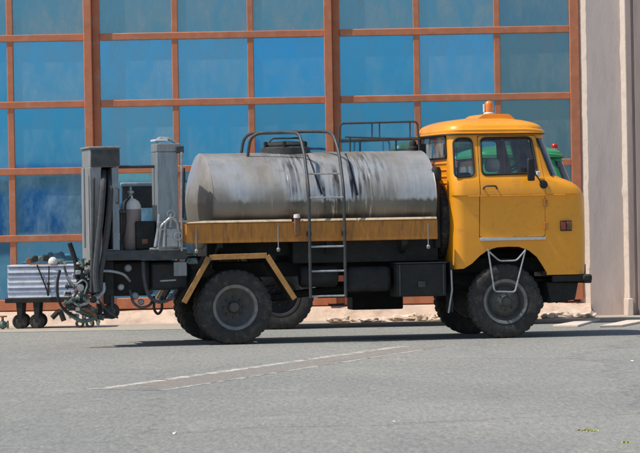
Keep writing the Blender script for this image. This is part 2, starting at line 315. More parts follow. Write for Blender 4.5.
def boolean(meA, meB, op):
    a = bpy.data.objects.new('a', meA); b = bpy.data.objects.new('b', meB); COL.objects.link(a); COL.objects.link(b)
    m = a.modifiers.new('b', 'BOOLEAN'); m.operation = op; m.object = b; m.solver = 'EXACT'
    dg = bpy.context.evaluated_depsgraph_get(); dg.update()
    r = bpy.data.meshes.new_from_object(a.evaluated_get(dg)); bpy.data.objects.remove(a); bpy.data.objects.remove(b); return r
def thing(name, label, cat, loc=(0, 0, 0), rz=0.0, group=None):
    o = bpy.data.objects.new(name, None); COL.objects.link(o); o.location = loc; o.rotation_euler = (0, 0, rz); o.empty_display_size = 0.3
    o['label'] = label; o['category'] = cat
    if group: o['group'] = group
    return o
def tag(o, label, cat, group=None):
    o['label'] = label; o['category'] = cat
    if group: o['group'] = group
    return o

# ------------------------------------------------------------------ ground
mb = MB(); mb.add([(-900, -900, 0), (900, -900, 0), (900, 900, 0), (-900, 900, 0)], [(0, 1, 2, 3)])
o = mb.build('ground', 'asphalt', smooth=False); o['kind'] = 'structure'
YB = 10.6                                   # facade plane
mb = MB()
mb.add([(-40, YB - 3.5, 0.004), (40, YB - 3.5, 0.004), (40, YB + 0.2, 0.008), (-40, YB + 0.2, 0.008)], [(0, 1, 2, 3)])
o = mb.build('pavement', 'apron', smooth=False); o['kind'] = 'structure'
# low concrete slabs at the foot of the pilaster
for quad in (((553, 327), (578, 327), (600, 320.5), (590, 320.5)), ((600, 327.6), (622, 327), (652, 321), (632, 321))):
    P4 = [G(*q) for q in quad]; mbs = MB(); mbs.prism([(p.x, p.y) for p in P4], 0.0, 0.03, 'z')
    o = mbs.build('paving_slab', 'plaster_cream', bevel=0.005); o['kind'] = 'structure'
# filled slot with pale concrete edges crossing the yard
p1, p2 = G(97, 389.5), G(402, 346.5); q1, q2 = G(163, 390.5), G(445, 346.5)
d = (p2 - p1).normalized(); side = Vector((-d.y, d.x, 0))
slot = MB(); e1 = MB(); e2 = MB()
N = 120
def strip(mbx, A, Bq, w0, w1, z, seed, gap):
    vs = []; fs = []
    for i in range(N + 1):
        t = i / N; p = A.lerp(Bq, t); dd = (Bq - A).normalized(); sd = Vector((-dd.y, dd.x, 0))
        a = w0 * (0.55 + 0.9 * noise.noise(Vector((t * 50, seed, 0)))); b = w1 * (0.6 + 0.9 * noise.noise(Vector((t * 60, seed + 9, 0))))
        vs += [p + sd * max(a, 0.03) + Vector((0, 0, z)), p - sd * max(b, 0.03) + Vector((0, 0, z))]
    m = len(vs); vs += [Vector((p.x, p.y, 0.0)) for p in vs]
    for i in range(N):
        if noise.noise(Vector((i * 0.31, seed * 3.1, 7))) < gap: continue
        fs += [(2 * i, 2 * i + 1, 2 * i + 3, 2 * i + 2), (2 * i, 2 * i + 2, m + 2 * i + 2, m + 2 * i), (2 * i + 1, m + 2 * i + 1, m + 2 * i + 3, 2 * i + 3)]
    mbx.add(vs, fs)
strip(e1, p1, p2, 0.12, 0.12, 0.003, 1.0, -0.45); strip(e2, q1, q2, 0.05, 0.05, 0.003, 5.0, -0.2)
slot.add([p1 + Vector((0, 0, .002)), q1 + Vector((0, 0, .002)), q2 + Vector((0, 0, .002)), p2 + Vector((0, 0, .002))], [(0, 1, 2, 3)])
so_ = slot.build('drain_slot', 'slot_fill', smooth=False); so_['kind'] = 'structure'
e1.build('concrete_edge', 'slot_edge', so_, smooth=False); e2.build('concrete_edge', 'slot_edge', so_, smooth=False)

# ------------------------------------------------------------------ building with the glazed doors
bld = thing('hangar', 'large hall with rust red window grid, blue panes and grey pilasters behind the trucks', 'building', (0, YB, 0))
def BX(x, y=150, Y=YB): return B(x, y, Y)[0]
def BZ(y, Y=YB): return B(320, y, Y)[1]
colsx = [-155, -71, 10, 92, 175, 250.5, 332, 416.5, 497, 575]         # pixel columns measured at mid height
xs = [BX(c, 50) for c in colsx]
thick = {0, 3, 6, 9}
rows = [BZ(y) for y in (-167, -100, -33, 33.3, 100, 166.5, 233.5, 300)]   # top to bottom
mw, pw = 0.05, 0.125
for i, x in enumerate(xs):
    if i in thick:
        a, b_ = (x - pw, x + pw) if i < 9 else (x - 0.09, x + 0.06)
        if i < 9:
            MB().box(a, x + 0.005, -0.16, 0.10, rows[-1] - 0.06, rows[0] + 0.1).build('post', 'frame_red', bld, bevel=0.012)
            MB().box(x + 0.007, b_, -0.035, 0.10, rows[-1] - 0.06, rows[0] + 0.1).build('post_rebate', 'frame_red', bld, bevel=0.008)
        else: MB().box(a, b_, -0.10, 0.10, rows[-1] - 0.06, rows[0] + 0.1).build('post', 'frame_red', bld, bevel=0.012)
    else:
        MB().box(x - mw, x + mw, -0.045, 0.06, rows[-1] + 0.07, rows[0]).build('mullion', 'frame_red', bld, bevel=0.01)
bays = [(0, 3), (3, 6), (6, 9)]
for a, b_ in bays:
    xa = xs[a] + pw; xb = xs[b_] - (pw if b_ < 9 else 0.09)
    for k, z in enumerate(rows):
        h = 0.055 if k < len(rows) - 1 else 0.085
        MB().box(xa, xb, -0.06, 0.058, z - h, z + h).build('transom', 'frame_red', bld, bevel=0.01)
pane_mesh = {}
sheet_idx = 0
for i in range(len(xs) - 1):
    for k in range(len(rows) - 1):
        x0, x1, z1, z0 = xs[i] + 0.03, xs[i + 1] - 0.03, rows[k], rows[k + 1]
        key = (round(x1 - x0, 2), round(z1 - z0, 2))
        pcx, pcz = (x0 + x1) / 2, (z0 + z1) / 2
        po = MB().box(x0 - pcx, x1 - pcx, 0.0, 0.006, z0 + 0.03 - pcz, z1 - 0.03 - pcz).build('pane', 'pane_glass_grey' if i == 8 else ('pane_glass_dull' if k <= 2 else 'pane_glass_low' if k >= 5 else random.choice(('pane_glass', 'pane_glass', 'pane_glass_pale'))), bld, smooth=False)
        po.location = (pcx, 0, pcz); po.rotation_euler = (R(random.uniform(-0.25, 0.35)), 0, R(random.uniform(-0.3, 0.3)))
        # crumpled blue sheeting hung behind the glass
        nx, nz = 22, 18; vs = []; fs = []
        sd = i * 13.1 + k * 7.7; deep = 0.13 + 0.03 * random.random()
        if i < 3 and k >= 5: deep = 0.62
        for b2 in range(nz + 1):
            for a2 in range(nx + 1):
                x = x0 - 0.04 + (x1 - x0 + 0.08) * a2 / nx; z = z0 - 0.02 + (z1 - z0 + 0.04) * b2 / nz
                y = deep + 0.035 * noise.noise(Vector((x * 1.6 + sd, z * 0.9, sd))) + 0.022 * noise.noise(Vector((x * 5 + sd, z * 3.2, sd * 2))) + 0.010 * noise.noise(Vector((x * 14, z * 10, sd)))
                vs.append((x, y, z))
        for b2 in range(nz):
            for a2 in range(nx): q = b2 * (nx + 1) + a2; fs.append((q, q + 1, q + nx + 2, q + nx + 1))
        if i == 8: mi = 3
        elif k <= 2: mi = random.choice((3, 3, 2))
        else: mi = random.choice((0, 0, 1, 2 if i < 4 else 1))
        if i == 7 and k > 2: mi = 2
        sh = MB().add(vs, fs).build('hung_sheet', 'sheet_%d' % mi, bld, ang=180)
# room behind
ze = rows[0] + 0.3
MB().box(xs[0] - 1, xs[-1] + 1, 6.0, 6.1, 0.01, ze).build('back_wall', 'room', bld, smooth=False)
MB().box(xs[0] - 1, xs[-1] + 1, 0.30, 6.0, 0.012, 0.03).build('room_floor', 'room', bld, smooth=False)
MB().box(xs[0] - 1, xs[-1] + 1, 0.05, 6.0, ze, ze + 0.1).build('room_ceiling', 'room', bld, smooth=False)
# wall above, left, right
MB().box(-30, 30, -0.1, 0.5, rows[0] + 0.1, rows[0] + 3.0).build('upper_wall', 'plaster', bld, smooth=False)
MB().box(-30, xs[0] - pw - 0.002, -0.1, 0.5, 0.0, rows[0] + 0.1).build('side_wall', 'plaster', bld, smooth=False)
zt = rows[0] + 3.2
def wavy_pillar(name, m, prof_fn, x_shift=0.0, seed=0):
    """vertical strip whose plan outline is prof_fn(z) -> list of (x, y); slightly chipped along z"""
    vs = []; fs = []; zs = [0.0 + zt * i / 160 for i in range(161)]; n = None
    for z in zs:
        pr = prof_fn(z); n = len(pr); vs += [(p[0], p[1], z) for p in pr]
    for a in range(len(zs) - 1):
        for j in range(n - 1): q = a * n + j; fs.append((q, q + 1, q + n + 1, q + n))
    fs.append(tuple(range((len(zs) - 1) * n, len(zs) * n)))
    return MB().add(vs, fs).build(name, m, bld, ang=30)
xa, xb, xc, xd = BX(578, 150), BX(587.5, 150), BX(621.5, 150), BX(625.5, 150)
def chip(z, s, a): return a * max(0, noise.noise(Vector((z * 2.3, s, 0))) + 0.5 * noise.noise(Vector((z * 9, s, 3))))
wavy_pillar('jamb', 'plaster_cream', lambda z: [(xa - 0.004, 0.12), (xa, -0.02 + chip(z, 1, 0.02)), (xb - 0.002 - chip(z, 2, 0.03), -0.16), (xb + 0.01, -0.157)])
wavy_pillar('pilaster', 'plaster', lambda z: [(xb + 0.004, -0.05), (xb + 0.006, -0.162), (xc + 0.01, -0.162), (xc + 0.01, 0.2)])
wavy_pillar('corner_strip', 'plaster_cream', lambda z: [(xc - chip(z, 4, .02), -0.15), (xc - chip(z, 5, 0.03), -0.20), (xd, -0.30), (xd + 0.02, -0.298)])
wavy_pillar('buttress', 'plaster_brown', lambda z: [(xd + 0.012, -0.2), (xd + 0.012, -0.303), (xd + 0.09, -0.303), (xd + 0.10, -0.27), (xd + 0.13, -0.27), (xd + 0.14, -0.30), (xd + 3.4, -0.30), (xd + 3.4, 0.2)])
bx0, bx1 = BX(624, 312, YB - 0.3), BX(632.5, 312, YB - 0.3)
MB().prism([(bx0, -0.44), (bx0 + 0.05, -0.50), (bx1, -0.50), (bx1, -0.31), (bx0, -0.31)], 0.0, 0.27, 'z').build('base_block', 'plaster_cream', bld, bevel=0.01)
# battered plinth under the windows, with broken edge
vs = []; fs = []; nX = 220; x0 = xs[0] - 4; x1 = BX(590, 310)
zp = rows[-1] - 0.085
for i in range(nX + 1):
    x = x0 + (x1 - x0) * i / nX
    br = max(0, noise.noise(Vector((x * 1.4, 4.2, 0))) - 0.05) * 0.35
    j = 0.02 * noise.noise(Vector((x * 6, 0, 1)))
    vs += [(x, 0.1, zp + 0.001), (x, -0.10 + j, zp - 0.02 - br * 0.12), (x, -0.22 - j - br * 0.2, zp * 0.62 - br * 0.15), (x, -0.34 + j, 0.06 + br * 0.1), (x, -0.52 - j * 2, -0.01)]
for i in range(nX):
    for k in range(4): q = i * 5 + k; fs.append((q, q + 5, q + 6, q + 1))
MB().add(vs, fs).build('plinth', 'plinth', bld, ang=25)
# boxes on a shelf behind the lower left panes
shelf = thing('shelf', 'shelf with a blue plank behind the lower left panes', 'shelf', (0, YB, 0))
sx0, sx1 = BX(-70, 200), BX(84, 200)
zs_ = BZ(200)
MB().box(sx0, sx1, 0.06, 0.5, zs_ - 0.05, zs_).build('plank', 'blue_box', shelf, bevel=0.005)
for x in (sx0 + 0.05, (sx0 + sx1) / 2, sx1 - 0.09):
    MB().box(x, x + 0.06, 0.3, 0.36, 0.03, zs_ - 0.05).build('leg', 'steel_dark', shelf)
for px0, px1, py0, m, lab in ((17, 37, 181, 'blue_box', 'blue box on the shelf behind the pane nearest the left mullion'),
                              (41, 58, 171, 'blue_box_pale', 'tall pale blue box on the shelf behind the glass'),
                              (62, 78, 187, 'blue_box_pale', 'low pale box on the shelf beside the grey cabinet column')):
    xa_, xb_ = BX(px0, 200, YB + .4), BX(px1, 200, YB + .4); zt_ = BZ(py0 + 4)
    t = thing('storage_box', lab, 'box', ((xa_ + xb_) / 2, YB + 0.25, zs_), 0, 'boxes behind the glass')
    hw = (xb_ - xa_) / 2
    MB().box(-hw, hw, -0.15, 0.15, 0.001, zt_ - zs_ - 0.05).build('carton', m, t, bevel=0.006)
    MB().box(-hw - 0.01, hw + 0.01, -0.16, 0.16, zt_ - zs_ - 0.05, zt_ - zs_).build('lid', m, t, bevel=0.006)
t = thing('wall_panel', 'pale blue cupboard standing behind the bottom left panes', 'cupboard', (BX(48, 260, YB + .9), YB + 0.045, 0.03))
MB().box(-0.45, 0.45, 0.06, 0.5, 0, 1.0).build('carcass', 'blue_box', t, bevel=0.01)
for sgn in (-1, 1):
    dpan = MB().box(sgn * 0.01, sgn * 0.44, 0.035, 0.057, 0.06, 0.98).build('door', 'blue_box_pale', t, bevel=0.008)
    MB().box(sgn * 0.05, sgn * 0.07, 0.022, 0.035, 0.5, 0.65).build('handle', 'steel_dark', dpan)

# low shed across the yard, mirrored in the lower panes
sh = thing('storage_shed', 'low pale shed across the yard, seen mirrored in the lower left panes', 'shed', (-14, -150, 0))
MB().box(-9, 9, 0, -8, 0.0, 3.3).build('wall', 'plaster_cream', sh)
MB().prism([(0.4, 3.302), (-4, 4.6), (-8.4, 3.302)], -9.4, 9.4, 'x').build('roof', 'steel_grey', sh)
for x in (-6.5, -1.5, 5.2):
    dd = MB().box(x, x + 2.6, 0.003, 0.06, 0.02, 2.6).build('door', 'blue_box', sh); MB().box(x + 0.2, x + 0.26, 0.062, 0.12, 1.0, 1.3).build('handle', 'steel_dark', dd)
for x in (-3.2, 2.2, 8.0 - 0.9):
    ww = MB().box(x, x + 1.2 if x < 7 else x + 0.0 + 0.8, 0.003, 0.05, 1.2, 2.3).build('window', 'white_paint', sh); MB().box(x + 0.08, x + 0.7, 0.052, 0.06, 1.28, 2.22).build('pane', 'room', ww)

# rubble along the wall
def rock(name, label, px, py, sx, sz, seed, group, m='rubble'):
    p = G(px, py); bm = bmesh.new(); bmesh.ops.create_icosphere(bm, subdivisions=3, radius=1)
    for v in bm.verts:
        n1 = 1 + 0.3 * noise.noise(v.co * 5.0 + Vector((seed, seed, 0))) + 0.6 * noise.noise(v.co * 1.3 + Vector((seed, 0, 0))) + 0.2 * noise.noise(v.co * 3.1 + Vector((0, seed, 0)))
        v.co = Vector((v.co.x * sx * 1.25 * n1, v.co.y * sx * 0.8 * n1, max(-0.02, (v.co.z * 0.62 + 0.38) * sz * 0.4 * n1)))
    me = bpy.data.meshes.new(name); bm.to_mesh(me); bm.free()
    o = mkobj(name, me, m, None, True, 0, 24); o.location = p; o.rotation_euler = (0, 0, seed); return tag(o, label, 'rubble', group)
k = 0; cnt = {}; ORD = ['first', 'second', 'third', 'fourth', 'fifth', 'sixth', 'seventh', 'eighth']
for px, py, sx, sz in ((341, 323, .16, .22), (357, 322, .12, .13), (371, 322.5, .14, .17), (384, 321, .11, .14), (396, 321.5, .2, .2), (411, 321, .17, .26), (424, 321, .15, .22), (434, 321, .12, .25),
                       (547, 319, .13, .25), (557, 318.5, .15, .27), (567, 318, .14, .22), (578, 318, .17, .25), (589, 318, .12, .2), (12, 323, .12, .16), (62, 323, .13, .2), (104, 322, .12, .17), (121, 322, .15, .16)):
    where = 'beneath the tank truck chassis' if px < 450 and px > 200 else ('below the yellow cab bumper' if px > 500 else 'near the wheeled trolley')
    cnt[where] = cnt.get(where, 0) + 1
    rock('rubble_stone', ORD[cnt[where] - 1] + ' from the left of the broken pinkish stones ' + where, px, py, sx, sz, k * 1.7 + 0.3, 'stones ' + where); k += 1

# ------------------------------------------------------------------ vehicle parts (local frame u, v, z)
TF = Frame(236.0, 344.6, -1.12, R(10.5))
L = TF.L
truck = thing('tank_truck', 'yellow cab tanker truck with grey metal tank, ladder and spraying gear at the rear', 'truck', TF.O, TF.yaw)
def U(x, v, y=230): return L(x, y, v)[0]
def Z(y, x, v): return L(x, y, v)[1]
def uz(pts, v): return [L(x, y, v) for x, y in pts]

# ---- cab shell slices
VN = -1.12
rearU = U(450.5, -1.05, 200)
sl_px = [  # y, front x, half width, front corner radius
    (274, 584, 1.13, .22), (262, 584.5, 1.14, .22), (240, 584.5, 1.145, .22), (215, 584, 1.15, .22), (196, 583.5, 1.152, .22), (194.5, 583, 1.156, .22),
    (193.3, 582.6, 1.18, .23), (189, 580, 1.18, .24), (185, 576, 1.17, .26), (182, 571, 1.16, .28), (179.5, 565, 1.15, .28), (177.5, 559.5, 1.14, .28),
    (175, 557, 1.12, .28), (168, 554.3, 1.095, .27), (160, 551.3, 1.065, .27), (150, 547.5, 1.03, .26), (140, 543.7, 0.995, .26), (133, 541, 0.97, .26)]
SL = []
for y, fx, hw, rf in sl_px:
    u, z = L(fx, y, -hw + rf * 0.5); SL.append([z, rearU + 0.01, u + rf * 0.12, hw, rf, 0.16])
def interp(z):
    if z <= SL[0][0]: return SL[0]
    for a, b in zip(SL, SL[1:]):
        if a[0] <= z <= b[0]:
            t = (z - a[0]) / (b[0] - a[0]); return [p + (q - p) * t for p, q in zip(a, b)]
    return SL[-1]
def ring(z, ur, uf, hw, rf, rr, off):
    pts = []
    ur -= -off; uf -= off; hw -= off; rf = max(0.03, rf - off); rr = max(0.03, rr - off)
    def arc(cx, cy, r, a0, a1, n=8):
        for i in range(n + 1): a = R(a0 + (a1 - a0) * i / n); pts.append((cx + r * math.cos(a), cy + r * math.sin(a), z))
    arc(uf - rf, hw - rf, rf, 0, 90); arc(ur + rr, hw - rr, rr, 90, 180); arc(ur + rr, -hw + rr, rr, 180, 270); arc(uf - rf, -hw + rf, rf, 270, 360)
    return pts
def shell(o0, o1):
    A = [ring(*s, o0) for s in SL]; Bq = [ring(*s, o1) for s in SL]; n = len(A[0]); vs = [p for r_ in A for p in r_] + [p for r_ in Bq for p in r_]
    m = len(SL); fs = []; off = m * n
    for i in range(m - 1):
        for k in range(n):
            j = (k + 1) % n; fs.append((i * n + k, i * n + j, (i + 1) * n + j, (i + 1) * n + k)); fs.append((off + i * n + k, off + (i + 1) * n + k, off + (i + 1) * n + j, off + i * n + j))
    for k in range(n):
        j = (k + 1) % n; fs.append((k, off + k, off + j, j)); t = (m - 1) * n; fs.append((t + k, t + j, off + t + j, off + t + k))
    mb = MB(); mb.add(vs, fs); return mb.mesh('shell')
def side_v(z): return -interp(z)[3]
win_q = round_poly(uz([(454.5, 138.5), (473, 138), (473.5, 176), (454, 177.5)], -1.08), 0.075)
win_d = round_poly(uz([(482, 138), (532.5, 137), (536.5, 173), (481.5, 175)], -1.08), 0.07)
arch = uz([(440, 292), (452.5, 269.8), (464, 268.6), (472, 263.5), (480, 255.6), (488, 250), (497, 247.3), (508, 246.6), (519, 246.8), (529, 250.5), (537, 257), (543, 266), (547, 272.5), (549, 292)], -1.14)
ws_lo, ws_hi = L(0, 0, 0), None
zl = Z(175.5, 555, -1.1); zh = Z(138, 543, -1.05)
sl_, sh_ = interp(zl), interp(zh)
cut_ws = [(sl_[2] - 0.15, zl), (sl_[2] + 0.3, zl), (sh_[2] + 0.3, zh), (sh_[2] - 0.135, zh)]
zr0, zr1 = Z(159, 440, 0), Z(137, 440, 0)
rear_win = round_poly([(-0.84, zr0), (0.84, zr0), (0.80, zr1), (-0.80, zr1)], 0.06)
door_px = [(480, 135.5), (538.5, 135), (541, 152), (544.5, 182), (545, 236.5), (479.5, 238)]
def door_poly(g): return offset_poly(round_poly(uz(door_px, -1.14), 0.04, 4), g)
def prism(poly, a, b, axis='y'): return MB().prism(poly, a, b, axis).mesh('cut')
base = shell(0.0, 0.03)
body = boolean(base, prism(arch, -1.4, 1.4), 'DIFFERENCE')
body = boolean(body, prism(win_q, -1.4, 1.4), 'DIFFERENCE')
body = boolean(body, prism(cut_ws, -1.4, 1.4), 'DIFFERENCE')
body = boolean(body, prism(rear_win, rearU - 0.4, rearU + 0.5, 'x'), 'DIFFERENCE')
body = boolean(body, prism(door_poly(0.007), -1.4, 1.4), 'DIFFERENCE')
dr = boolean(shell(-0.001, 0.028), prism(door_poly(-0.003), -1.4, 1.4), 'INTERSECT')
dr = boolean(dr, prism(win_d, -1.4, 1.4), 'DIFFERENCE')
dr_near = boolean(dr, MB().box(-9, 9, -3, 0, -1, 5).mesh('c'), 'INTERSECT')
dr_far = boolean(dr, MB().box(-9, 9, 0, 3, -1, 5).mesh('c'), 'INTERSECT')
thin = shell(0.012, 0.017)
def half(me, near): return boolean(me, MB().box(-9, 9, -3 if near else 0.0, 0.0 if near else 3, -1, 5).mesh('c'), 'INTERSECT')
gq = boolean(thin, prism(offset_poly(win_q, 0.01), -1.4, 1.4), 'INTERSECT'); gd = boolean(thin, prism(offset_poly(win_d, 0.01), -1.4, 1.4), 'INTERSECT')
gw = boolean(thin, prism(cut_ws, -1.4, 1.4), 'INTERSECT')
gr = boolean(thin, prism(offset_poly(rear_win, 0.01), rearU - 0.4, rearU + 0.5, 'x'), 'INTERSECT')
cabm = {'body': body, 'door': (dr_near, dr_far), 'q': (half(gq, 1), half(gq, 0)), 'd': (half(gd, 1), half(gd, 0)), 'w': gw, 'r': gr}
# roof dome
def roof_mesh():
    s = SL[-1]; z0 = s[0]; vs = []; n = 0
    prof = [(-0.028, 0.002), (-0.052, 0.0), (-0.056, 0.012), (-0.038, 0.02), (-0.040, 0.058), (-0.012, 0.08)]
    for k in range(1, 14):
        t = k / 13; prof.append((-0.01 + 0.98 * (1 - math.cos(t * math.pi / 2) ** 0.9) , 0.08 + 0.145 * math.sin(t * math.pi / 2) ** 0.85))
    rings = []
    hw = s[3]
    for off, dz in prof:
        k = max(0.02, (hw - off) / hw); cx = (s[1] + s[2]) / 2 - 0.02; hu = (s[2] - s[1]) / 2 + 0.0
        ku = max(0.02, (hu - off * hu / hw * (0.95 if off > 0 else 1)) / hu)
        rr_ = ring(0, cx - hu * ku, cx + hu * ku + (0.03 if off < 0 else 0.03 * k), hw * k, max(0.02, 0.3 * k), max(0.02, 0.22 * k), 0)
        rings.append([(p[0], p[1], z0 + dz - 0.03 * ((p[0] - cx) / hu) ** 2 * min(1, dz / 0.08) * (1 if p[0] > cx else 0.5)) for p in rr_])
    n = len(rings[0]); fs = []
    for i in range(len(rings) - 1):
        for k in range(n): j = (k + 1) % n; fs.append((i * n + k, i * n + j, (i + 1) * n + j, (i + 1) * n + k))
    fs.append(tuple(range((len(rings) - 1) * n, len(rings) * n))); fs.append(tuple(range(n))[::-1])
    mb = MB(); mb.add([p for r_ in rings for p in r_], fs); return mb.mesh('roof'), z0
roofm, z_eave = roof_mesh()
def frame_loop(poly, r=0.014, proud=0.006, far=False):
    sgn = -1 if far else 1
    return MB().tube([(p[0], sgn * (side_v(p[1]) - proud), p[1]) for p in poly], r, 6, True).mesh('seal')
def strip_loop_x(poly, u, r=0.014): return MB().tube([(u, p[0], p[1]) for p in poly], r, 6, True).mesh('seal')
z_floor = Z(243, 500, -1.1)

def add_cab(root, paint, closed=False):       # closed: sheet-metal panels instead of side glass
    def cp(me): return me.copy()
    cab = mkobj('cab', cp(cabm['body']), paint, root, True, 0, 28)
    mkobj('roof', cp(roofm), paint, cab, True, 0, 38)
    MB().tube(ring(SL[-1][0] - 0.004, *SL[-1][1:], -0.035)[::1], 0.011, 6, True).build('drip_rail', 'steel_dark', cab)
    mkobj('windscreen', cp(cabm['w']), 'screen_glass', cab, True, 0, 30)
    mkobj('rear_window', cp(cabm['r']), 'dusty_glass', cab, True)
    for i, far in ((0, False), (1, True)):
        mkobj('side_panel' if closed else 'quarter_window', cp(cabm['q'][i]), paint if closed else 'cab_glass', cab)
        if not closed: mkobj('window_seal', frame_loop(win_q, far=far), 'rubber_seal', cab)
        dd = mkobj('door', cp(cabm['door'][i]), paint, root, True, 0, 28)
        mkobj('door_panel' if closed else 'door_window', cp(cabm['d'][i]), paint if closed else 'cab_glass', dd)
        if not closed: mkobj('window_seal', frame_loop(win_d, far=far), 'rubber_seal', dd)
        s = -1 if far else 1
        zha, uha = Z(186, 490, -1.15), U(482.5, -1.15, 186); uhb = U(497, -1.15, 186)
        vv = side_v(zha)
        hp = fillet([(uha, s * (vv + .01), zha - 0.05), (uha + 0.02, s * (vv - 0.05), zha), (uhb - 0.03, s * (vv - 0.05), zha), (uhb, s * (vv + 0.01), zha - 0.05)], 0.03)
        MB().tube(hp, 0.012, 8).build('door_handle', 'steel_dark', dd)
        # sill trim
        a, za = L(480, 239.5, -1.16); b, zb = L(545.5, 238, -1.16)
        MB().box(a, b, s * -1.145, s * -1.19, za - 0.02, za + 0.022).build('sill_trim', 'alu', cab, bevel=0.006)
    mkobj('window_seal', strip_loop_x(rear_win, rearU + 0.0), 'rubber_seal', cab)
    # windscreen seal along its two side edges
    for s in (-1, 1):
        pts = []
        for i in range(7):
            z = zl + (zh - zl) * i / 6; q = interp(z); uc = q[2] - 0.145
            dx = uc - (q[2] - q[4]); dv = math.sqrt(max(0, q[4] ** 2 - dx * dx)) if dx > 0 else q[4]
            pts.append((uc, s * (q[3] - q[4] + dv + 0.004), z))
        MB().tube(pts, 0.016, 6).build('windscreen_seal', 'rubber_seal', cab)
    for s in (-1, 1):
        zz_ = SL[6][0] - 0.012; MB().tube([(SL[6][1] + 0.2, s * (SL[6][3] - 0.002), zz_), (SL[6][2] - 0.3, s * (SL[6][3] - 0.002), zz_)], 0.006, 5).build('belt_bead', paint, cab)
    # rear wall ribs
    for j in range(4):
        z = Z(164 + j * 6.5, 440, 0); MB().box(rearU - 0.002, rearU + 0.02, -0.8, 0.8, z - 0.012, z + 0.012).build('louvre', paint, cab, bevel=0.006)
    # floor, engine cover, seats, dashboard, steering wheel
    uf = SL[2][2] - 0.1
    MB().box(rearU + 0.06, uf, -1.08, 1.08, z_floor - 0.03, z_floor).build('cab_floor', 'chassis', cab)
    MB().box(rearU + 0.5, uf - 0.2, -0.35, 0.35, z_floor + .001, z_floor + 0.42).build('engine_cover', 'seat', cab, bevel=0.06)
    zb = Z(181, 560, -1.1)
    MB().prism([(uf - 0.42, zb - 0.2), (uf - 0.45, zb - 0.03), (uf - 0.12, zb - 0.01), (uf - 0.05, zb - 0.2)], -1.0, 1.0).build('dashboard', 'seat', cab, bevel=0.02)
    for v0 in (-0.68, 0.68):
        u0 = rearU + 0.35
        seat = MB().box(u0, u0 + 0.48, v0 - 0.24, v0 + 0.24, z_floor + 0.30, z_floor + 0.44).build('seat', 'seat', cab, bevel=0.05)
        MB().prism([(u0 - 0.10, z_floor + 0.40), (u0 + 0.05, z_floor + 0.40), (u0 - 0.02, z_floor + 0.94), (u0 - 0.14, z_floor + 0.94)], v0 - 0.23, v0 + 0.23).build('seat_back', 'seat', cab, bevel=0.05)
        MB().prism([(u0, z_floor + .001), (u0 + .4, z_floor + .001), (u0 + .44, z_floor + .29), (u0 + .02, z_floor + .29)], v0 - 0.2, v0 + 0.2).build('seat_base', 'chassis', cab)
    us, zs = L(519, 163, 0.6)
    w_ = MB(); ax = Vector((-0.5, 0, 0.86)).normalized(); e1 = Vector((0, 1, 0)); e2 = ax.cross(e1)
    cc = Vector((us + 0.02, 0.62, zs - 0.02))
    w_.tube([cc + (e1 * math.cos(a) + e2 * math.sin(a)) * 0.22 for a in [2 * math.pi * i / 28 for i in range(28)]], 0.015, 6, True)
    for a in (0.3, 2.4, 4.5): w_.tube([cc, cc + (e1 * math.cos(a) + e2 * math.sin(a)) * 0.22], 0.011, 6)
    w_.tube([cc, cc - ax * 0.5], 0.022, 8); w_.build('steering_wheel', 'rubber_seal', cab)
    return cab
cab = add_cab(truck, 'yellow')
# white headrest cloth seen through the door glass
u_, z_ = L(492.5, 166, -0.2); MB().box(u_ - 0.10, u_ + 0.08, -0.35, -0.1, z_ - 0.08, z_ + 0.1).build('headrest', 'seat_white', cab, bevel=0.06)
# beacon on a roof plate
ub, zb = L(489, 113, 0.0)
ux0, ux1 = U(468, 0, 114), U(508, 0, 114)
zr = z_eave + 0.08 + 0.145 + 0.022
MB().prism(round_poly([(ux0, zr - 0.05), (ux1, zr - 0.06), (ux1 - 0.09, zr + 0.022), (ux0 + 0.12, zr + 0.026)], 0.03), -0.45, 0.45).build('roof_hatch', 'yellow', truck, bevel=0.02)
bc = MB().lathe([(0.02, 0), (0.075, 0.0), (0.075, 0.03), (0.055, 0.045), (0.02, 0.05)], (ub, 0, zr + 0.02), 'z', 20).build('beacon', 'white_paint', truck)
MB().lathe([(0.05, 0.0), (0.062, 0.01), (0.062, 0.09), (0.05, 0.125), (0.03, 0.145), (0.0, 0.152)], (ub, 0, zr + 0.065), 'z', 20).build('beacon_dome', 'lamp_amber', bc)
MB().box(ub - 0.075, ub - 0.062, -0.03, 0.03, zr + 0.06, zr + 0.17).build('beacon_guard', 'white_paint', bc)
# side marker
u0, z0 = L(560.5, 231, -1.16); u1, z1 = L(571.5, 220.5, -1.16)
lm = MB().box(u0, u1, -1.15, -1.172, z0, z1).build('side_marker', 'rubber_seal', truck, bevel=0.004)
du = (u1 - u0) / 2
for k in range(2): MB().box(u0 + 0.008 + k * du, u0 + du * (k + 1) - 0.006, -1.170, -1.184, z0 + 0.015, z1 - 0.015).build('lens', 'lamp_red' if k == 0 else 'rust', lm, bevel=0.004)
